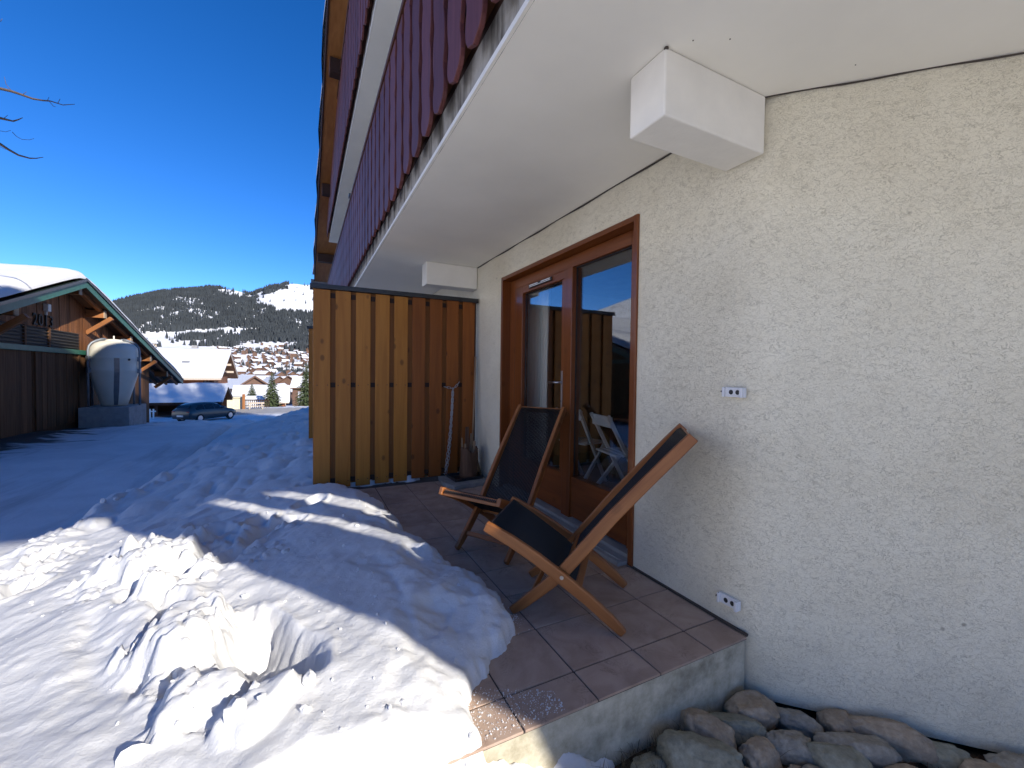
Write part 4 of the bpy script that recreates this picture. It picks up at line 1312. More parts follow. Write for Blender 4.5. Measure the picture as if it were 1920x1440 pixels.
# ================================================================== BOULDERS AND DRY PLANTS BY THE WALL
stone_mats = []
for nm, a, c in (('grey_boulder', (0.22, 0.19, 0.145), (0.46, 0.41, 0.33)), ('tan_boulder', (0.28, 0.205, 0.135), (0.53, 0.42, 0.30)), ('green_grey_boulder', (0.19, 0.175, 0.12), (0.40, 0.375, 0.28))):
    stone_mats.append(mat_concrete(nm, a, c, 0.4, 0.8, sc_=24.0))
STONES = [  # x, y, long, short, turn, height, material, label
    (1.84, 1.17, 0.135, 0.085, -25, 0.075, 1, 'rounded grey boulder tucked into the corner where terrace riser meets wall'),
    (1.965, 1.06, 0.12, 0.055, -62, 0.06, 0, 'long striped boulder leaning on the wall next to the corner boulder'),
    (2.12, 0.965, 0.085, 0.065, -20, 0.065, 1, 'small tan boulder close to the wall, third along from the riser'),
    (1.55, 1.19, 0.13, 0.085, -58, 0.075, 1, 'tan egg-shaped boulder against the terrace riser beside the grass'),
    (1.685, 1.165, 0.14, 0.065, -52, 0.06, 2, 'slim greenish boulder between the egg-shaped and the corner boulder'),
    (1.765, 1.085, 0.055, 0.04, 15, 0.03, 0, 'small angular stone chip lying among the upper boulders'),
    (1.655, 1.02, 0.088, 0.062, 0, 0.065, 1, 'pinkish-grey rounded boulder below the small angular chip'),
    (1.805, 0.985, 0.105, 0.075, -40, 0.07, 0, 'broad grey boulder in the middle of the stone strip'),
    (1.745, 0.935, 0.04, 0.028, 0, 0.03, 1, 'fist-sized tan pebble wedged before the broad middle boulder'),
    (1.725, 0.85, 0.13, 0.07, 0, 0.055, 0, 'flat-topped grey boulder at the bottom edge of the picture'),
    (1.905, 0.86, 0.125, 0.085, -35, 0.075, 2, 'large oval grey-green boulder right of the flat-topped boulder'),
    (2.045, 0.86, 0.155, 0.075, -38, 0.07, 0, 'long smooth dark-grey boulder with a pale crack line'),
    (2.235, 0.83, 0.16, 0.075, -50, 0.08, 1, 'long pale boulder lying aslant near the wall'),
    (2.06, 0.72, 0.10, 0.07, 0, 0.055, 1, 'low rounded boulder at the picture bottom right of the oval one'),
    (2.335, 0.70, 0.11, 0.05, -42, 0.055, 2, 'narrow grey boulder beside the dark gap under the wall'),
    (2.36, 0.57, 0.11, 0.065, -25, 0.055, 1, 'tan boulder second from the right end of the strip'),
    (2.52, 0.53, 0.12, 0.07, -30, 0.06, 0, 'rightmost boulder of the strip at the foot of the angled wall'),
    (1.395, 1.09, 0.165, 0.105, -55, 0.095, 2, 'largest blue-grey boulder, in the foreground beside the dry grass'),
    (1.215, 1.185, 0.10, 0.06, 10, 0.05, 2, 'mossy flat boulder half hidden in the dry grass'),
    (1.53, 0.97, 0.085, 0.06, -10, 0.04, 0, 'dark boulder low between the largest and the pinkish one'),
]
bv, bf = ico(4)
for k, (x, y, a, b_, tn, hgt, mi, lab) in enumerate(STONES):
    rs2 = np.random.RandomState(100 + k)
    o1, o2 = rs2.rand(2) * 50
    pw = np.sign(bv) * np.abs(bv) ** 0.82
    d1_ = fbm(bv[:, 0] * 1.0 + o1 + bv[:, 2] * 0.7, bv[:, 1] + o2 - bv[:, 2] * 0.5, 0.9, 3, 5) * 0.34
    d2_ = fbm(bv[:, 0] * 3 + o2, bv[:, 1] * 3 + bv[:, 2] * 2 + o1, 0.5, 4, 9) * 0.05
    pv = pw * (1 + d1_ + d2_)[:, None]
    for _ in range(7):                                   # worn flat faces
        nn_ = rs2.normal(size=3)
        nn_ /= np.linalg.norm(nn_)
        off = rs2.uniform(0.70, 0.92)
        ex = np.maximum(pv @ nn_ - off, 0)
        pv = pv - ex[:, None] * nn_ * 0.6
    pv = pv * (1 + d2_[:, None]) * np.array([a, b_, hgt]) * 0.97
    me = bpy.data.meshes.new('boulder')
    raw_mesh(me, pv, bf)
    me.materials.append(stone_mats[mi])
    o = link_mesh('boulder', me, None, (x, y, -1.59 + hgt * 0.72))
    o.rotation_euler = (R(rs2.uniform(-8, 8)), R(rs2.uniform(-8, 8)), R(tn))
    tag(o, lab, 'boulder', 'boulders in the drainage strip')


def blades(name, n, place, mat, hmin, hmax, wid, lean, seed):
    rs2 = np.random.RandomState(seed)
    vs2, fs2 = [], []
    for _ in range(n):
        x, y, z = place(rs2)
        h_ = rs2.uniform(hmin, hmax)
        an = rs2.uniform(0, 2 * math.pi)
        le = rs2.uniform(0.2, 1) * lean
        dx, dy = math.cos(an), math.sin(an)
        px_, py_ = -dy * wid / 2, dx * wid / 2
        b0 = len(vs2)
        for t in (0, 0.4, 0.75):
            c = (x + dx * le * h_ * t * t, y + dy * le * h_ * t * t, z + h_ * t * (1 - 0.3 * le * t))
            w_ = 1 - t * 0.6
            vs2 += [(c[0] - px_ * w_, c[1] - py_ * w_, c[2]), (c[0] + px_ * w_, c[1] + py_ * w_, c[2])]
        vs2.append((x + dx * le * h_, y + dy * le * h_, z + h_ * (1 - 0.3 * le)))
        fs2 += [(b0, b0 + 1, b0 + 3, b0 + 2), (b0 + 2, b0 + 3, b0 + 5, b0 + 4), (b0 + 4, b0 + 5, b0 + 6)]
    me = bpy.data.meshes.new(name)
    me.from_pydata(vs2, [], fs2)
    me.materials.append(mat)
    return link_mesh(name, me)


def g_place(r2):
    while True:
        x, y = r2.normal(1.28, 0.17), r2.normal(1.15, 0.08)
        if 0.95 < x < 1.75 and y < 1.262: return x, y, -1.60


tag(blades('dry_grass', 900, g_place, M['grass'], 0.05, 0.16, 0.003, 1.0, 3), 'dry brown grass growing at the foot of the terrace riser', 'grass', kind='stuff')


def n_place(r2):
    x = r2.uniform(1.25, 2.6)
    return x, min(3.10 - x, 1.25) - abs(r2.normal(0, 0.16)), -1.595 + r2.uniform(0, 0.03)


tag(blades('dead_needles', 2200, n_place, M['needle'], 0.02, 0.06, 0.0022, 3.0, 4), 'dead reddish grass and needles lying between the boulders', 'litter', kind='stuff')

# small holes and rust spots in the painted concrete
for x_, y_ in ((1.35, 1.17), (1.47, 1.10), (2.05, 0.95)):
    rr_ = random.uniform(0.0015, 0.003)
    MB().lathe([(rr_, -0.0015), (rr_ * 0.8, 0.002)], (x_, y_, 1.2995), 9).build('nail_hole', M['screw'], bal1)
cl_ = MB().lathe([(0.008, -0.004), (0.010, 0.0), (0.008, 0.004)], (1.285, 1.242, 1.295), 9).build('chipped_spot', M['grout'], apt)


# ================================================================== THE BARN ACROSS THE ROAD
BX, BV = -6.14, -5.60          # gable wall plane, verge plane
AY, AZ = 16.2, 2.50           # apex
SR, SL = 0.288, 0.32           # right and left roof pitch


def barn_z(y):
    return AZ - (SR * (y - AY) if y > AY else SL * (AY - y))


barn = empty('barn', (BX, 16.0, -1.6), 'dark larch barn with snowy roof, green gable trim and the year 2013 on its wall', 'barn')
YL, YR = 9.2, 23.8
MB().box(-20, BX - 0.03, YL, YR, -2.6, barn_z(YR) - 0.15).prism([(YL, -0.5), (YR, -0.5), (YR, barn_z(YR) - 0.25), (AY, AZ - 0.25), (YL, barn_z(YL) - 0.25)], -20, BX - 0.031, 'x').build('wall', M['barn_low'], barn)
y = YL
k = 0
rb = random.Random(3)
while y < YR - 0.02:
    wd = rb.uniform(0.17, 0.24)
    y1 = min(y + wd, YR)
    dep = rb.uniform(0.0, 0.012)
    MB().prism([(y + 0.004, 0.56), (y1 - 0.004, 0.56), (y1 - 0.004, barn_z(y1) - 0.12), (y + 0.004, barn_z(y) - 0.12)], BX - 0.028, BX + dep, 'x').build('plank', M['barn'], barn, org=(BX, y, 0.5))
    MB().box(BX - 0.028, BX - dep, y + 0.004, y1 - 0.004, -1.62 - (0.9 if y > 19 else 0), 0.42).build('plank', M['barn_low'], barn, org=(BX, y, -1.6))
    y = y1
MB().box(BX - 0.02, BX + 0.06, YL, YR - 0.6, 0.42, 0.56).build('trim_band', M['green'], barn, bevel=0.01)
for yy in (15.0, 17.3, 12.1):
    MB().box(BX, BX + 0.035, yy - 0.05, yy + 0.05, -1.6, 0.42).build('door_post', M['barn_low'], barn)
lv_ = MB().box(BX + 0.014, BX + 0.03, 12.3, 17.25, 0.565, 1.02).build('louvre_panel', M['louver'], barn)
for zz in np.arange(0.61, 1.05, 0.085):
    for ya, yb in ((12.35, 14.4), (14.5, 15.5), (15.6, 17.2)):
        MB().beam((BX + 0.045, ya, zz), (BX + 0.045, yb, zz), 0.06, 0.012, up=(0.5, 0, 1)).build('slat', M['louver'], lv_)
for yy in (14.45, 15.55):
    MB().box(BX + 0.03, BX + 0.07, yy - 0.04, yy + 0.04, 0.565, 1.06).build('louvre_post', M['barn_low'], lv_)
# year on the gable
cu_ = bpy.data.curves.new('year_lettering', 'FONT')
cu_.body = '2013'
cu_.size = 0.44
cu_.space_character = 1.15
cu_.extrude = 0.012
tmp = bpy.data.objects.new('year_tmp', cu_)
COL.objects.link(tmp)
bpy.context.view_layer.update()
me = bpy.data.meshes.new_from_object(tmp.evaluated_get(bpy.context.evaluated_depsgraph_get()))
bpy.data.objects.remove(tmp)
me.materials.append(M['louver'])
yr_ = link_mesh('year_lettering', me, barn, Vector((BX + 0.028, 14.85, 1.10)) - ORG[barn.name])
yr_.rotation_euler = (R(90), 0, R(90))
MB().box(BX, BX + 0.10, 15.4, 15.56, 1.50, 1.70).box(BX, BX + 0.05, 15.46, 15.50, 1.40, 1.50).build('wall_lamp', M['white_paint'], barn, bevel=0.01)
# roof
th = 0.14
YE, YLE = 26.85, 8.4
roofb = MB().prism([(AY, AZ), (AY, AZ - th), (YE, barn_z(YE) - th), (YE, barn_z(YE))], -21, BV, 'x').prism([(AY, AZ - th), (AY, AZ), (YLE, barn_z(YLE)), (YLE, barn_z(YLE) - th)], -21, BV, 'x').build('roof', M['under'], barn)
MB().beam((BV + 0.02, AY - 0.03, AZ - 0.05), (BV + 0.02, YE, barn_z(YE) - 0.05), 0.035, 0.24).beam((BV + 0.021, AY + 0.03, AZ - 0.05), (BV + 0.021, YLE, barn_z(YLE) - 0.05), 0.035, 0.24).build('verge_trim', M['green'], roofb)
MB().beam((BV + 0.045, AY - 0.03, AZ + 0.045), (BV + 0.045, YE + 0.02, barn_z(YE) + 0.045), 0.05, 0.07).beam((BV + 0.046, AY + 0.03, AZ + 0.045), (BV + 0.046, YLE, barn_z(YLE) + 0.045), 0.05, 0.07).build('verge_flashing', M['cap'], roofb)
yy = np.concatenate([np.linspace(YLE, AY - 0.4, 24), np.linspace(AY - 0.3, AY + 0.3, 7), np.linspace(AY + 0.4, YE, 30)])
xx = np.concatenate([np.linspace(-21, BV - 0.4, 40), np.array([-0.3, -0.2, -0.12, -0.06, -0.02, 0.02, 0.04]) + BV])
X, Y = np.meshgrid(xx, yy)
bz = np.array([barn_z(t) for t in yy])[:, None]
edge = np.clip((BV + 0.05 - X) / 0.3, 0, 1)
tk = (0.30 + fbm(X, Y, 1.4, 3, 121) * 0.10) * np.sqrt(1 - (1 - edge) ** 2) * np.sqrt(np.clip((YE + 0.02 - Y) / 0.3, 0, 1)) ** 0.8
Z = bz + 0.075 + tk - 0.10 * np.exp(-((Y - AY) / 0.35) ** 2) * 0.8
snb = link_mesh('roof_snow', grid_mesh('roof_snow', X, Y, Z, M['roof_snow']), roofb, Vector((0, 0, 0)) - ORG[roofb.name])
for yp, zo in ((AY, 0.20), (13.2, 0.18), (17.85, 0.20), (20.1, 0.20), (22.3, 0.20), (24.6, 0.2)):
    z = barn_z(yp) - th - zo + (0.06 if yp == AY else 0.05)
    xo = BV - 0.10
    stick('purlin', (BX, yp, z), (xo, yp, z), 0.17, 0.24, M['beam'], roofb, bevel=0.008)
    MB().box(xo, xo + 0.02, yp - 0.085, yp + 0.085, z - 0.12, z + 0.12).build('purlin_end', M['beam_end'], roofb)
    if yp in (13.2, 17.85, 22.3, 24.6):
        stick('knee_brace', (BX, yp, z - 0.62), (BX + 0.62, yp, z - 0.11), 0.12, 0.13, M['beam'], roofb, up=(0, 1, 0), bevel=0.006)
for k, xo in enumerate((BV - 0.20, BV - 0.62, BV - 1.02)):
    for sgn, ye in ((1, YE - 0.1), (-1, YLE + 0.1)):
        ya = AY + sgn * 0.12
        stick('rafter', (xo, ya, barn_z(ya) - th - 0.05), (xo, ye, barn_z(ye) - th - 0.05), 0.09, 0.10, M['beam'], roofb)

# ================================================================== FEED SILO
SX, SY = -5.47, 17.8
pl_ = MB().box(-6.06, -4.88, 17.0, 18.6, -2.4, -1.19).build('silo_plinth', M['plinth'], bevel=0.015)
tag(pl_, 'grey concrete plinth under the white feed silo', 'plinth')
silo = empty('feed_silo', (SX, SY, -1.19), 'white resin feed silo with domed top and cone bottom beside the barn', 'silo')
SK = 0.80
prof = [(0.36, -1.18), (0.40, -1.16), (0.55, -0.72), (0.70, -0.26), (0.745, -0.10), (0.755, -0.06), (0.755, -0.02), (0.745, 0.0), (0.745, 0.30), (0.752, 0.32), (0.752, 0.36), (0.74, 0.38), (0.735, 0.56), (0.70, 0.70), (0.60, 0.80), (0.42, 0.87), (0.27, 0.895), (0.26, 0.92), (0.20, 0.945), (0.05, 0.955)]
prof = [(r_s * SK, z) for r_s, z in prof]
MB().lathe(prof, (SX, SY, 0), 48).build('tank', M['tank'], silo, smooth=True)
MB().lathe([(0.02, 0.95), (0.02, 1.06)], (SX, SY, 0), 8).build('vent_pipe', M['tank'], silo)
# sight strip facing the viewer
ang = math.atan2(-SY, -SX) + 0.10
st = MB()
pr2 = [(0.41, -1.15), (0.56, -0.72), (0.71, -0.26), (0.752, -0.10), (0.762, 0.0), (0.762, 0.34)]
vs_ = []
for r_s, z in [(q_[0] * SK, q_[1]) for q_ in pr2]:
    for da in (-0.085, 0.085):
        aa = ang + da * 0.75 / max(r_s, 0.45)
        vs_.append((SX + (r_s + 0.006) * math.cos(aa), SY + (r_s + 0.006) * math.sin(aa), z))
st.add(vs_, [(2 * k, 2 * k + 1, 2 * k + 3, 2 * k + 2) for k in range(5)])
so = st.build('sight_strip', M['gutter'], silo)
so.modifiers.new('t', 'SOLIDIFY').thickness = 0.01
for k, aa in enumerate((ang - 1.25, ang + 1.15, ang + 2.2, ang - 2.3)):
    ca, sa = math.cos(aa), math.sin(aa)
    pts = [(SX + 0.80 * SK * ca, SY + 0.80 * SK * sa, z) for z in (-1.19, -0.4, 0.3, 0.58)] + [(SX + r_ * SK * ca, SY + r_ * SK * sa, z) for r_, z in ((0.77, 0.70), (0.69, 0.80), (0.55, 0.88), (0.40, 0.93), (0.28, 0.95))]
    MB().tube(pts, 0.032, 8).build('support_post', M['tank_metal'], silo, smooth=True)
    for zz in (0.30, -0.06):
        MB().box(-0.05, 0.05, -0.06, 0.06, -0.07, 0.07).build('clamp', M['tank_metal'], silo, org=(0, 0, 0))
        o = [c for c in silo.children if c.name.startswith('clamp')][-1]
    pass
cl = [c for c in silo.children if c.name.startswith('clamp')]
i = 0
for aa in (ang - 1.25, ang + 1.15, ang + 2.2, ang - 2.3):
    for zz in (0.32, -0.06):
        cl[i].location = (0.775 * SK * math.cos(aa), 0.775 * SK * math.sin(aa), zz + 1.19)
        cl[i].rotation_euler = (0, 0, aa)
        i += 1
MB().lathe([(0.035, -0.01), (0.035, 0.01)], n=12).build('port', M['dark_plastic'], silo, org=(0, 0, 0))
o = [c for c in silo.children if c.name.startswith('port')][0]
aa = ang + 0.52
o.location = (0.752 * SK * math.cos(aa), 0.752 * SK * math.sin(aa), 0.30 + 1.19)
o.rotation_euler = (0, R(90), aa)

# ================================================================== HOUSES DOWN THE ROAD
def snow_gable(parent, x0, x1, ym, hw, z_apex, pitch, snow=0.35, th=0.2, soffit='under', trim='chalet_trim', eave=0.0):
    """gable roof, ridge along X between x0 and x1, with a thick snow layer"""
    ya, yb = ym - hw, ym + hw
    ze = z_apex - pitch * hw
    rf_ = MB().prism([(ym, z_apex), (ym, z_apex - th), (yb, ze - th), (yb, ze)], x0, x1, 'x').prism([(ym, z_apex - th), (ym, z_apex), (ya, ze), (ya, ze - th)], x0, x1, 'x').build('roof', M[soffit], parent)
    MB().beam((x1 + 0.02, ym, z_apex - 0.06), (x1 + 0.02, yb, ze - 0.06), 0.05, 0.32).beam((x1 + 0.021, ym, z_apex - 0.06), (x1 + 0.021, ya, ze - 0.06), 0.05, 0.32).beam((x0, ya - 0.02, ze - 0.1), (x1, ya - 0.02, ze - 0.1), 0.06, 0.22).build('verge_trim', M[trim], rf_)
    yy = np.concatenate([np.linspace(ya - 0.1, ym - 0.3, 14), [ym], np.linspace(ym + 0.3, yb + 0.1, 14)])
    xx = np.concatenate([[x0], np.linspace(x0 + 0.3, x1 - 0.5, 26), [x1 - 0.2, x1 - 0.05, x1 + 0.08, x1 + 0.10]])
    X, Y = np.meshgrid(xx, yy)
    e1 = np.clip((x1 + 0.10 - X) / 0.4, 0, 1)
    e2 = np.clip((hw + 0.10 - np.abs(Y - ym)) / 0.5, 0, 1)
    tk_ = (snow + fbm(X, Y, 2.0, 3, 131) * 0.16) * np.sqrt(1 - (1 - e1) ** 2) * np.sqrt(1 - (1 - e2) ** 2)
    Z = z_apex - pitch * np.minimum(np.abs(Y - ym), hw) + 0.02 + tk_
    link_mesh('roof_snow', grid_mesh('roof_snow', X, Y, Z, M['roof_snow']), rf_, -ORG[rf_.name])
    return rf_


# -- open carport
cp = empty('carport', (-10, 47.5, -4.1), 'open dark timber carport with snow roof in blue shade behind the grey car', 'carport')
snow_gable(cp, -15.5, -6.6, 48.3, 3.1, -1.62, 0.40, 0.33, 0.2, 'under', 'dark_rail')
MB().box(-15.3, -6.8, 45.3, 50.8, -4.4, -4.02).build('floor', M['asphalt'], cp)
for xx_ in (-15.2, -11.3, -7.1):
    for yy_ in (45.6, 51.0):
        MB().box(xx_ - 0.1, xx_ + 0.1, yy_ - 0.1, yy_ + 0.1, -4.4, -2.75).build('post', M['dark_rail'], cp)
MB().prism([(45.7, -2.80), (50.9, -2.80), (48.3, -1.90)], -7.15, -7.05, 'x').build('gable_boarding', M['dark_rail'], cp)
MB().box(-15.4, -7.0, 50.6, 50.8, -4.4, -2.8).build('back_wall', M['dark_rail'], cp)
MB().box(-15.4, -15.2, 45.6, 50.6, -4.4, -2.75).build('side_wall', M['dark_rail'], cp)

# -- chalet with chimneys
chl = empty('chalet', (-14, 74, -5.2), 'orange timber chalet with broad snow-covered roof and two chimneys behind the carport', 'chalet')
crf = snow_gable(chl, -24, -9.7, 74.0, 8.0, 2.62, 0.46, 0.45, 0.3, 'under', 'chalet_trim')
MB().box(-23, -12.0, 68.3, 79.7, -5.6, -0.5).prism([(68.3, -0.5), (79.7, -0.5), (79.7, -0.2), (74, 2.2), (68.3, -0.2)], -23, -12.0, 'x').build('wall', M['chalet_wall'], chl)
for yy_ in (69.4, 71.5, 76.4):
    wv = MB().box(-11.98, -11.92, yy_ - 0.45, yy_ + 0.45, -1.6, -0.2).build('window', M['chalet_trim'], chl)
    MB().box(-11.91, -11.90, yy_ - 0.32, yy_ + 0.32, -1.45, -0.35).build('pane', M['car_glass'], wv)
MB().box(-12.0, -10.8, 68.3, 79.7, -2.0, -1.85).build('balcony', M['chalet_wall'], chl)
for yy_ in np.arange(68.5, 79.6, 0.9):
    MB().box(-10.88, -10.80, yy_ - 0.3, yy_ + 0.3, -1.85, -1.0).build('balustrade_board', M['rail_brown'], chl)
for yy_, zz in ((74.0, 2.0), (71.6, 0.95), (76.4, 0.95), (69.2, -0.15), (78.8, -0.15)):
    stick('purlin', (-12.0, yy_, zz - 0.12), (-9.9, yy_, zz - 0.12), 0.25, 0.3, M['chalet_trim'], chl)
c_ = MB().box(-19.2, -18.2, 73.0, 74.0, 1.8, 3.1).build('chimney', M['plinth'], crf)
MB().lathe([(0.62, 3.1), (0.62, 3.18)], (-18.7, 73.5, 0), 20).build('chimney_cap', M['chalet_trim'], crf)
for k in range(8):
    t = k * math.pi / 4
    MB().box(-18.7 + 0.5 * math.cos(t) - 0.06, -18.7 + 0.5 * math.cos(t) + 0.06, 73.5 + 0.5 * math.sin(t) - 0.06, 73.5 + 0.5 * math.sin(t) + 0.06, 3.18, 3.55).build('chimney_pillar', M['chalet_trim'], crf)
MB().lathe([(0.72, 3.55), (0.74, 3.70), (0.55, 3.92), (0.2, 4.0)], (-18.7, 73.5, 0), 20).build('chimney_snow', M['roof_snow'], crf, smooth=True)
MB().prism([(-15.2, 1.9), (-13.6, 1.9), (-13.9, 3.2), (-14.9, 3.2)], 76.0, 77.0, 'y').box(-14.75, -14.05, 76.1, 76.9, 3.2, 3.6).build('chimney', M['plinth'], crf)
MB().box(-14.5, -13.7, 69.5, 69.9, 0.65, 1.15).build('roof_window', M['gutter'], crf)

# -- small chalets beyond
def small_chalet(x0, x1, ym, hw, z_apex, pitch, zg, label, front='x'):
    r_ = empty('small_chalet', ((x0 + x1) / 2, ym, zg), label, 'chalet', 'small chalets beyond the yard')
    snow_gable(r_, x0, x1, ym, hw, z_apex, pitch, 0.5, 0.25)
    w2 = hw - 0.7
    ze = z_apex - pitch * w2
    MB().prism([(ym - w2, zg), (ym + w2, zg), (ym + w2, ze - 0.3), (ym, z_apex - 0.3), (ym - w2, ze - 0.3)], x0 + 0.3, x1 - 0.9, 'x').build('wall', M['chalet_wall'], r_)
    for k in (-1, 1):
        MB().box(x1 - 0.9, x1 - 0.84, ym + k * 1.2 - 0.4, ym + k * 1.2 + 0.4, ze - 0.9, ze + 0.4).build('window', M['chalet_trim'], r_)
    MB().box(x1 - 0.9, x1 - 0.80, ym - 0.12, ym + 0.12, ze - 1.5, z_apex - 0.8).build('gable_post', M['chalet_trim'], r_)


small_chalet(-13.5, -2.8, 107.2, 5.0, -3.65, 0.62, -9.2, 'small chalet with sunlit snow roof and brown gable behind the tall spruce')
small_chalet(-1.2, 5.5, 112.0, 4.0, -5.4, 0.5, -9.5, 'low snow-domed hut right of the small brown gable')
small_chalet(-16.0, -6.2, 92.0, 3.4, -5.2, 0.55, -8.4, 'low shed roof in blue shade between the two left spruces')

# -- sheds, fence, bench by the lit yard
sh_ = MB().box(-7.6, -6.0, 54.6, 56.2, -4.4, -3.05).box(-7.7, -5.9, 54.5, 56.3, -3.05, -2.95).build('yellow_shed', M['cream'])
tag(sh_, 'low cream-coloured shed right of the carport gable', 'shed')
MB_ = MB().box(-6.0, -5.75, 53.9, 54.15, -4.4, -2.6)
tag(MB_.build('timber_post', M['beam'], bevel=0.01), 'orange timber post at the right end of the carport', 'post')
fe = empty('picket_fence', (-5.0, 56.0, -4.3), 'dark picket fence along the sunlit yard behind the bench', 'fence')
stick('rail', (-6.6, 57.2, -3.42), (-3.6, 55.9, -3.42), 0.06, 0.12, M['dark_rail'], fe)
stick('rail', (-6.6, 57.2, -4.1), (-3.6, 55.9, -4.1), 0.06, 0.10, M['dark_rail'], fe)
for k in range(15):
    t = k / 14
    x_, y_ = -6.6 + 3.0 * t, 57.2 - 1.3 * t
    MB().box(x_ - 0.045, x_ + 0.045, y_ - 0.09, y_ - 0.04, -4.4, -3.4).build('picket', M['dark_rail'], fe)
be = empty('garden_bench', (-4.7, 54.3, -4.28), 'pale wooden bench with back in front of the picket fence', 'bench')
for a in (-5.35, -4.1):
    stick('leg', (a, 54.3, -4.3), (a + 0.12 * (1 if a < -5 else -1), 54.3, -3.55), 0.14, 0.10, M['chalet_trim'], be)
for zz in (-3.95, -3.58, -3.68):
    stick('slat', (-5.5, 54.25 + (zz + 3.95) * 0.4, zz), (-3.95, 54.25 + (zz + 3.95) * 0.4, zz), 0.30 if zz == -3.95 else 0.06, 0.09, M['chalet_trim'], be)
f2_ = empty('white_fence', (-8.9, 41.5, -3.9), 'short white fence section between silo plinth and carport', 'fence')
for k in range(6):
    MB().box(-12.0 + k * 0.22, -11.9 + k * 0.22, 43.0, 43.05, -4.1, -3.2).build('picket', M['white_paint'], f2_)
stick('rail', (-12.1, 43.07, -3.4), (-10.7, 43.07, -3.4), 0.05, 0.10, M['white_paint'], f2_)

# ================================================================== GREY CAR
car = empty('parked_car', (0, 0, 0), 'dark grey hatchback parked in the shade before the carport', 'car')
ST = [(-2.12, 0.45, 0.70, 0.74, 0.74, 0.60), (-2.05, 0.30, 0.86, 0.92, 0.82, 0.66), (-1.92, 0.26, 0.93, 1.10, 0.86, 0.62), (-1.70, 0.24, 0.95, 1.28, 0.88, 0.60), (-1.30, 0.24, 0.95, 1.41, 0.89, 0.60), (-0.70, 0.22, 0.94, 1.46, 0.90, 0.61), (0.0, 0.22, 0.92, 1.44, 0.90, 0.61), (0.50, 0.22, 0.91, 1.30, 0.90, 0.62), (0.95, 0.22, 0.90, 1.02, 0.89, 0.70), (1.15, 0.22, 0.88, 0.92, 0.89, 0.76), (1.60, 0.24, 0.80, 0.84, 0.86, 0.70), (1.95, 0.28, 0.68, 0.72, 0.78, 0.60), (2.12, 0.38, 0.52, 0.56, 0.62, 0.48)]
vs_, fs_ = [], []
for (x_, zb_, zm, zt_, wb, wt) in ST:
    half = [(wb * 0.92, zb_), (wb * 0.99, zb_ + 0.16), (wb, (zb_ + zm) / 2 + 0.05), (wb * 0.96, zm), (wt + 0.05, zt_ - 0.10 if zt_ - zm > 0.15 else zt_ - 0.015), (wt * 0.8, zt_), (0, zt_ + 0.012)]
    ring = [(x_, -a, z) for a, z in half] + [(x_, a, z) for a, z in reversed(half[:-1])]
    vs_ += ring
nr = 13
for k in range(len(ST) - 1):
    for jj in range(nr - 1):
        fs_.append((k * nr + jj, (k + 1) * nr + jj, (k + 1) * nr + jj + 1, k * nr + jj + 1))
    fs_.append((k * nr + nr - 1, (k + 1) * nr + nr - 1, (k + 1) * nr, k * nr))
fs_.append(tuple(range(nr)))
fs_.append(tuple((len(ST) - 1) * nr + jj for jj in range(nr - 1, -1, -1)))
MB().add(vs_, fs_).build('body', M['car_paint'], car, smooth=True)
ST_ = np.array(ST)


def glass_strip(xs_, sgn, nm):
    v2, f2 = [], []
    for x_ in xs_:
        zm, zt_, wb, wt = [np.interp(x_, ST_[:, 0], ST_[:, c]) for c in (2, 3, 4, 5)]
        v2 += [(x_, sgn * (wb * 0.96 + 0.004), zm + 0.02), (x_, sgn * (wt + 0.062), zt_ - 0.115)]
    f2 = [(2 * k, 2 * k + 2, 2 * k + 3, 2 * k + 1) for k in range(len(xs_) - 1)]
    o_ = MB().add(v2, f2).build(nm, M['car_glass'], car)
    o_.modifiers.new('t', 'SOLIDIFY').thickness = 0.006


for sgn in (-1, 1):
    glass_strip([-1.62, -1.3, -0.95], sgn, 'side_window')
    glass_strip([-0.88, -0.5, -0.12], sgn, 'side_window')
    glass_strip([-0.05, 0.35, 0.62], sgn, 'side_window')
MB().add([(-1.945, -0.55, 1.10), (-1.945, 0.55, 1.10), (-1.73, 0.52, 1.285), (-1.73, -0.52, 1.285)], [(0, 3, 2, 1)]).build('rear_window', M['car_glass'], car)
MB().add([(0.98, -0.66, 1.02), (0.98, 0.66, 1.02), (0.53, 0.58, 1.315), (0.53, -0.58, 1.315)], [(0, 1, 2, 3)]).build('windscreen', M['car_glass'], car)
for sgn in (-1, 1):
    MB().box(-2.10, -1.96, sgn * 0.62 - 0.13, sgn * 0.62 + 0.13, 0.72, 0.86).build('tail_light', M['light_red'], car, bevel=0.02)
MB().box(-2.16, -2.10, -0.26, 0.26, 0.46, 0.58).build('number_plate', M['white_paint'], car)
for x_ in (-1.32, 1.32):
    for sgn in (-1, 1):
        wh = MB().lathe([(0.20, -0.09), (0.30, -0.10), (0.325, -0.07), (0.325, 0.07), (0.30, 0.10), (0.20, 0.09)], n=28)
        o = wh.build('wheel', M['tyre'], car)
        o.location = (x_, sgn * 0.80, 0.325)
        o.rotation_euler = (R(90), 0, 0)
        rm_ = MB().lathe([(0.19, -0.098), (0.20, -0.085), (0.20, 0.085), (0.19, 0.098)], n=20).build('rim', M['metal'], o, org=(0, 0, 0))
for sgn in (-1, 1):
    MB().box(0.55, 0.72, sgn * 0.98 - 0.09, sgn * 0.98 + 0.09, 0.95, 1.07).build('mirror', M['car_paint'], car, bevel=0.02)
car.location = (-6.75, 39.5, -3.90)
car.rotation_euler = (0, 0, math.atan2(0.80, 0.60))

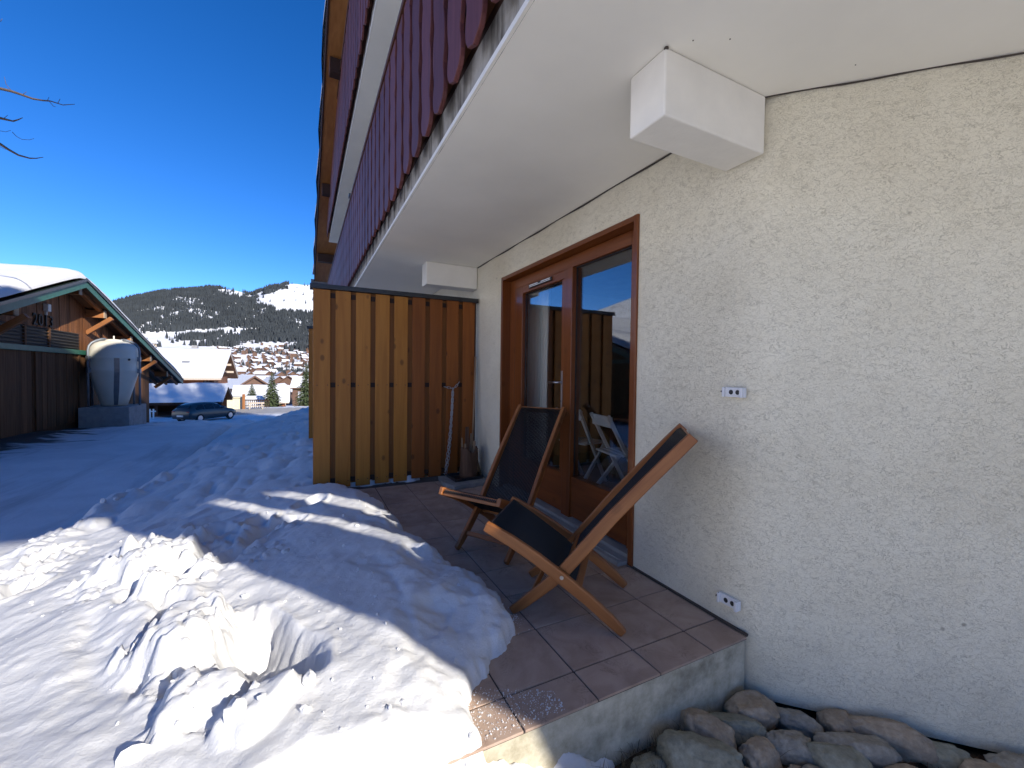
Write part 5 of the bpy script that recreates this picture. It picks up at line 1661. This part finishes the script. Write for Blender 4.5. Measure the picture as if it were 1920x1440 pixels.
# ================================================================== SPRUCES
def spruce(x, y, z, h_, rad, label, seed):
    r2 = random.Random(seed)
    r_ = empty('spruce_tree', (x, y, z), label, 'tree', 'spruces beyond the yard')
    MB().tube([(x, y, z), (x, y, z + h_ * 0.5), (x, y, z + h_ * 0.98)], [0.16, 0.09, 0.02], 8).build('trunk', M['bark'], r_)
    cr = MB()
    tiers = int(h_ * 5.0) if h_ < 12 else int(h_ * 2.6)
    for k in range(tiers):
        t = k / (tiers - 1)
        zc = z + h_ * (0.06 + 0.92 * t)
        rt = rad * (1 - t) ** 0.85 * r2.uniform(0.78, 1.12) + 0.08
        nb = max(6, int(15 * (1 - t) + 5))
        for jj in range(nb):
            a = 2 * math.pi * (jj + r2.random()) / nb
            L = rt * r2.uniform(0.65, 1.12)
            dz = -0.22 * L * r2.uniform(0.4, 1.6)
            ca, sa = math.cos(a), math.sin(a)
            tip = (x + L * ca, y + L * sa, zc + dz)
            # spray of twigs along the branch
            for s in (0.3, 0.5, 0.7, 0.88):
                w_ = L * 0.30 * (1.15 - s)
                bx_, by_, bz_ = x + L * s * ca, y + L * s * sa, zc + dz * s ** 1.3
                up_ = r2.uniform(-0.02, 0.10)
                cr.add([(bx_ - ca * 0.05, by_ - sa * 0.05, bz_ + 0.03), (bx_ + ca * w_ * 0.9 - sa * w_, by_ + sa * w_ * 0.9 + ca * w_, bz_ + up_ - 0.08), (bx_ + ca * w_ * 0.5, by_ + sa * w_ * 0.5, bz_ - 0.13), (bx_ + ca * w_ * 0.9 + sa * w_, by_ + sa * w_ * 0.9 - ca * w_, bz_ + up_ - 0.08)], [(0, 1, 2), (0, 2, 3)])
            cr.add([(x, y, zc + 0.04), (tip[0] - sa * 0.04, tip[1] + ca * 0.04, tip[2]), (tip[0] + sa * 0.04, tip[1] - ca * 0.04, tip[2])], [(0, 1, 2)])
    cr.build('crown', M['spruce'], r_)
    return r_


spruce(-9.3, 98.5, -7.75, 5.3, 2.0, 'small spruce left of the tall one, before the sunlit snow roof', 1)
spruce(-5.05, 86.0, -7.0, 6.9, 2.0, 'tallest full green spruce in front of the small chalet', 2)
spruce(0.45, 78.0, -5.9, 7.4, 2.2, 'dark loose-branched spruce half hidden by the wooden screen', 3)

# ================================================================== FAR HILLSIDE: VILLAGE, FOREST
def az_el(px_az, r_):
    a = R(px_az)
    return r_ * math.sin(a), r_ * math.cos(a)


hv = []
hmesh = []
for k, (L, W, hh_, ro) in enumerate(((12, 10, 5.0, 3.2), (15, 11, 5.5, 3.4), (10, 9, 4.5, 2.8), (19, 12, 7.5, 3.8))):
    mb = MB()
    a, b_ = L / 2, W / 2
    mb.box(-a + 1, a - 1, -b_ + 1, b_ - 1, -4, hh_, 0)
    mb.add([(-a + 1, -b_ + 1, hh_), (-a + 1, b_ - 1, hh_), (-a + 1, 0, hh_ + ro - 0.4), (a - 1, -b_ + 1, hh_), (a - 1, b_ - 1, hh_), (a - 1, 0, hh_ + ro - 0.4)], [(0, 2, 1), (3, 4, 5)], 0)
    zt_, ze = hh_ + ro, hh_ - 0.4
    mb.add([(-a, -b_, ze), (a, -b_, ze), (a, 0, zt_), (-a, 0, zt_), (-a, b_, ze), (a, b_, ze), (-a, -b_, ze - 0.5), (a, -b_, ze - 0.5), (a, 0, zt_ - 0.5), (-a, 0, zt_ - 0.5), (-a, b_, ze - 0.5), (a, b_, ze - 0.5)],
           [(0, 1, 2, 3), (3, 2, 5, 4)], 1)
    n0 = len(mb.v) - 12
    for f in ((6, 9, 8, 7), (9, 10, 11, 8), (0, 6, 7, 1), (4, 5, 11, 10), (0, 3, 9, 6), (3, 4, 10, 9), (1, 7, 8, 2), (2, 8, 11, 5)):
        mb.f.append(tuple(i_ + n0 for i_ in f))
        mb.m.append(2)
    hmesh.append(mb.mesh('village_chalet', [M['village_wall'], M['roof_snow'], M['village_wall']]))
rv = np.random.RandomState(21)
placed = []
while len(placed) < 230:
    a_ = rv.uniform(-8.6, 3.0)
    e_t = rv.uniform(-2.45, 2.7)
    r_ = float(np.interp(e_t, [-2.6, -1.6, 0.0, 1.5, 2.5, 2.8], [430, 600, 900, 1200, 1500, 1560]))
    r_ *= rv.uniform(0.95, 1.05)
    if r_ > 1500 and a_ < -5: continue
    if a_ < -7.2 and r_ < 700: continue
    x_, y_ = az_el(a_, r_)
    if any((x_ - p[0]) ** 2 + (y_ - p[1]) ** 2 < (15 + 0.008 * r_) ** 2 for p in placed): continue
    placed.append((x_, y_))
while len(placed) < 262:
    a_, r_ = rv.uniform(-7.8, 2.5), rv.uniform(170, 440)
    x_, y_ = az_el(a_, r_)
    if any((x_ - p[0]) ** 2 + (y_ - p[1]) ** 2 < 17 ** 2 for p in placed): continue
    placed.append((x_, y_))
for k, (x_, y_) in enumerate(placed):
    o = link_mesh('village_chalet', hmesh[rv.randint(4)], None, (x_, y_, float(terrain_h(np.array([x_]), np.array([y_]))[0]) + 1.0))
    o.rotation_euler = (0, 0, R(rv.choice([-90, -70, -110, 0, 20, -35]) + rv.uniform(-14, 14)))
    s_ = rv.uniform(0.8, 1.15)
    o.scale = (s_, s_, s_)
    tag(o, 'snow-roofed timber chalet in the village on the far hillside', 'chalet', 'chalets on the far hillside')

# forest: tens of thousands of small spruces on the mountain, one mass
rf2 = np.random.RandomState(5)
N = 130000
fa = rf2.uniform(-30, 14, N)
fr = np.sqrt(rf2.uniform(1150 ** 2, 3220 ** 2, N))
fx, fy = fr * np.sin(np.radians(fa)), fr * np.cos(np.radians(fa))
fz = terrain_h(fx, fy)
fe_ = np.degrees(np.arctan2(fz, fr))
pn = fbm(fx, fy, 130, 4, 141)
pn2 = fbm(fx, fy, 45, 3, 142)
dens = np.full(N, 1.0)
low = np.interp(fa, [-30, -15, -12, -9, -7, -5, -2, 1, 14], [2.2, 2.9, 3.2, 3.0, 3.2, 3.3, 3.0, 3.0, 3.0])
dens *= sstep(-0.25, 0.1, fe_ - low + pn * 1.2)
# high snow field on the right
hi = np.interp(fa, [-30, -8, -7, -5.5, -3, 1, 14], [20, 20, 8.55, 8.15, 7.7, 7.0, 6.6])
dens *= 1 - 0.995 * sstep(-0.1, 0.25, fe_ - hi + pn * 1.3)
tongue = (fa > -6.3) & (fa < -1.6) & (fe_ > np.interp(fa, [-6.3, -3.9, -1.6], [8.45, 8.9, 9.7])) & (pn2 > -0.12)
dens = np.where(tongue, 0.9, dens)
# snow band below the left summit
dens *= 1 - 0.97 * ((1 - sstep(0.6, 0.95, np.hypot((fa + 7.5) / 2.3, (fe_ - 8.65) / 0.62) + pn * 0.8)))
# open glades
for ca, ce, wa, we, st_ in ((-11.2, 7.1, 1.9, 0.75, 0.9), (-10.4, 6.1, 2.2, 0.5, 0.85), (-9.2, 5.55, 0.9, 0.25, 0.8), (-4.6, 6.0, 0.7, 0.35, 0.7), (-1.5, 6.3, 0.8, 0.35, 0.7), (-13.6, 6.2, 0.8, 0.5, 0.6)):
    dens *= 1 - st_ * (1 - sstep(0.55, 1.05, np.hypot((fa - ca) / wa, (fe_ - ce) / we) + pn2 * 1.3 + pn * 0.5))
# ski meadows across the lower forest
mid_ = np.interp(fa, [-16, -13.5, -11, -9, -7, -5.5, -4.4], [2.9, 3.35, 3.9, 4.35, 4.55, 4.75, 4.85])
dens *= 1 - 0.985 * (1 - sstep(0.6, 1.0, np.abs(fe_ - mid_) / np.interp(fa, [-16, -9, -5.5, -4.4, -4.0], [0.5, 0.42, 0.33, 0.15, 0.01]) + pn2 * 0.9))
mid2 = np.interp(fa, [-13, -10, -7], [2.6, 3.1, 4.0])
dens *= 1 - 0.95 * ((fa < -6.5) & (fa > -13.5)) * (1 - sstep(0.6, 1.0, np.abs(fe_ - mid2) / 0.33 + pn2 * 0.9))
dens *= 1 - 0.75 * sstep(0.16, 0.26, fbm(fx, fy, 95, 3, 147))
# stray trees and copses through the village
keep = rf2.rand(N) < dens * 0.75
Nv = 3000
va, vr = rf2.uniform(-9, 4, Nv), rf2.uniform(480, 1600, Nv)
vx, vy = vr * np.sin(np.radians(va)), vr * np.cos(np.radians(va))
kv = (fbm(vx, vy, 110, 3, 151) > 0.14)
PX = np.concatenate([fx[keep], vx[kv]])
PY = np.concatenate([fy[keep], vy[kv]])
PZ = np.concatenate([fz[keep], terrain_h(vx[kv], vy[kv])])
Hh = rf2.uniform(13, 25, len(PX)) * np.concatenate([np.ones(keep.sum()), np.full(kv.sum(), 0.55)])
n6 = 6
T = len(PX)
an = rf2.rand(T) * 6.28
co = np.zeros((T, n6 + 1, 3))
for jj in range(n6):
    t = an + 2 * math.pi * jj / n6
    rr_ = Hh * 0.17 * rf2.uniform(0.75, 1.2, T)
    co[:, jj, 0] = PX + rr_ * np.cos(t)
    co[:, jj, 1] = PY + rr_ * np.sin(t)
    co[:, jj, 2] = PZ + Hh * rf2.uniform(0.0, 0.14, T) - 0.8
co[:, n6, 0], co[:, n6, 1], co[:, n6, 2] = PX, PY, PZ + Hh
base = (np.arange(T) * (n6 + 1))[:, None, None]
tri = np.array([(jj, (jj + 1) % n6, n6) for jj in range(n6)])[None]
me = bpy.data.meshes.new('forest')
raw_mesh(me, co.reshape(-1, 3), (base + tri).reshape(-1, 3), False)
me.materials.append(M['forest'])
tag(link_mesh('forest', me), 'dark spruce forest covering the snowy mountain', 'forest', kind='stuff')

# ================================================================== BARE TREES
def bare_tree(x, y, z, h_, label, seed, reach=None):
    r2 = random.Random(seed)
    r_ = empty('bare_tree', (x, y, z), label, 'tree', 'leafless trees')
    tk_ = MB().tube([(x, y, z - 0.3), (x + 0.1, y, z + h_ * 0.3), (x, y + 0.1, z + h_ * 0.6), (x + 0.1, y, z + h_)], [h_ * 0.022, h_ * 0.017, h_ * 0.011, 0.01], 10)
    tk_.build('trunk', M['bark'], r_, smooth=True)
    tw = MB()

    def grow(p, d, L, r0_, lvl):
        pts, rs_ = [p.copy()], [r0_]
        dd = d.copy()
        n_ = 6
        for k in range(n_):
            dd = (dd + Vector((r2.uniform(-0.18, 0.18), r2.uniform(-0.18, 0.18), r2.uniform(-0.10, 0.16)))).normalized()
            pts.append(pts[-1] + dd * L / n_)
            rs_.append(max(0.003, r0_ * (1 - 0.8 * (k + 1) / n_)))
            if lvl < 3 and k >= 1 and r2.random() < 0.75:
                side = dd.cross(Vector((r2.uniform(-1, 1), r2.uniform(-1, 1), r2.uniform(-0.4, 1)))).normalized()
                grow(pts[-1], (dd * 0.8 + side * 0.7).normalized(), L * r2.uniform(0.3, 0.5), rs_[-1] * 0.6, lvl + 1)
        tw.tube(pts, rs_, 6 if lvl < 2 else 4)
    for k in range(13):
        t = 0.32 + 0.64 * k / 12
        a = k * 2.4 + r2.uniform(-0.4, 0.4)
        grow(Vector((x + 0.05, y + 0.05, z + h_ * t)), Vector((math.cos(a), math.sin(a), r2.uniform(0.25, 0.7))).normalized(), h_ * 0.45 * (1.15 - t * 0.6), h_ * 0.0075 * (1.2 - t), 0)
    for q in (reach or []):
        # thin twigs reaching out over the road
        L_ = len(q)
        big = L_ > 5
        if big:
            q = [(x + 0.1, y + 0.1, z + h_ * 0.55)] + list(q)
            L_ += 1
        tw.tube(q, [(0.030 if big else 0.0045) * (1 - 0.88 * k / (L_ - 1)) if big else 0.0045 * (1 - 0.5 * k / (L_ - 1)) for k in range(L_)], 5)
    tw.build('crown', M['bark'], r_, smooth=True)
    return r_


bare_tree(-8.6, 4.2, -1.6, 7.0, 'leafless roadside tree at the left edge, only thin branch tips in view', 4,
          [[(-5.26, 9.91, 4.63), (-4.6, 9.58, 4.4), (-4.16, 9.35, 4.27), (-4.0, 9.27, 4.23), (-3.86, 9.2, 4.18), (-3.71, 9.12, 4.12), (-3.58, 9.06, 4.1), (-3.47, 9.0, 4.09), (-3.3, 8.91, 4.03), (-3.14, 8.84, 4.05)], [(-4.81, 9.32, 3.76), (-4.25, 9.04, 3.7), (-3.97, 8.9, 3.64), (-3.88, 8.86, 3.62), (-3.8, 8.82, 3.6), (-3.73, 8.78, 3.62), (-3.67, 8.75, 3.65)], [(-4.73, 9.17, 3.54), (-4.18, 8.89, 3.36), (-3.9, 8.75, 3.21), (-3.79, 8.69, 3.13), (-3.66, 8.62, 3.05), (-3.52, 8.55, 3.01), (-3.44, 8.51, 3.01), (-3.35, 8.47, 3.03)], [(-4.6, 9.33, 3.56), (-4.03, 9.04, 3.51), (-3.96, 9.01, 3.5), (-3.89, 8.97, 3.52)], [(-4.0, 9.27, 4.23), (-4.08, 9.31, 4.34), (-4.1, 9.32, 4.45)], [(-3.86, 9.2, 4.18), (-3.8, 9.17, 4.23)], [(-3.52, 9.03, 4.09), (-3.49, 9.01, 4.15)], [(-3.49, 9.01, 4.09), (-3.43, 8.98, 4.01), (-3.4, 8.97, 4.01)], [(-3.37, 8.95, 4.06), (-3.34, 8.94, 4.13)], [(-3.93, 9.1, 3.55), (-3.88, 9.08, 3.49), (-3.8, 9.03, 3.44), (-3.7, 8.99, 3.44), (-3.64, 8.96, 3.46)], [(-3.94, 8.89, 3.62), (-3.87, 8.86, 3.69)], [(-4.31, 8.95, 3.27), (-3.9, 8.75, 3.17), (-3.83, 8.71, 3.13)], [(-4.16, 9.38, 5.3), (-4.13, 9.36, 5.34)]])
bare_tree(-27.0, 33.0, -2.4, 9.5, 'leafless tree far behind the barn, mirrored in the right door pane', 9)


# unseen tall spruces added behind the house to shade the lower road and carport
tall = spruce(12.0, -15.6, -1.8, 35.0, 4.2, 'tall spruce of the unseen clump added for shade behind the house, outside the picture', 8)
tall['group'] = 'tall spruces added for shade behind the house'
rt_ = random.Random(12)
for k in range(1, 22):
    w_ = 4.9 + 8.2 * k / 21
    c = copy_tree(tall)
    c.location = (w_ * 0.922 + 7.2 + (0.9 if k % 2 else -0.6), w_ * 0.388 - 17.6 - (2.0, -1.0, 0.6)[k % 3], -1.8)
    c.rotation_euler = (0, 0, rt_.uniform(0, 6.28))
    s_ = rt_.uniform(1.0, 1.12)
    c.scale = (1.0, 1.0, s_)
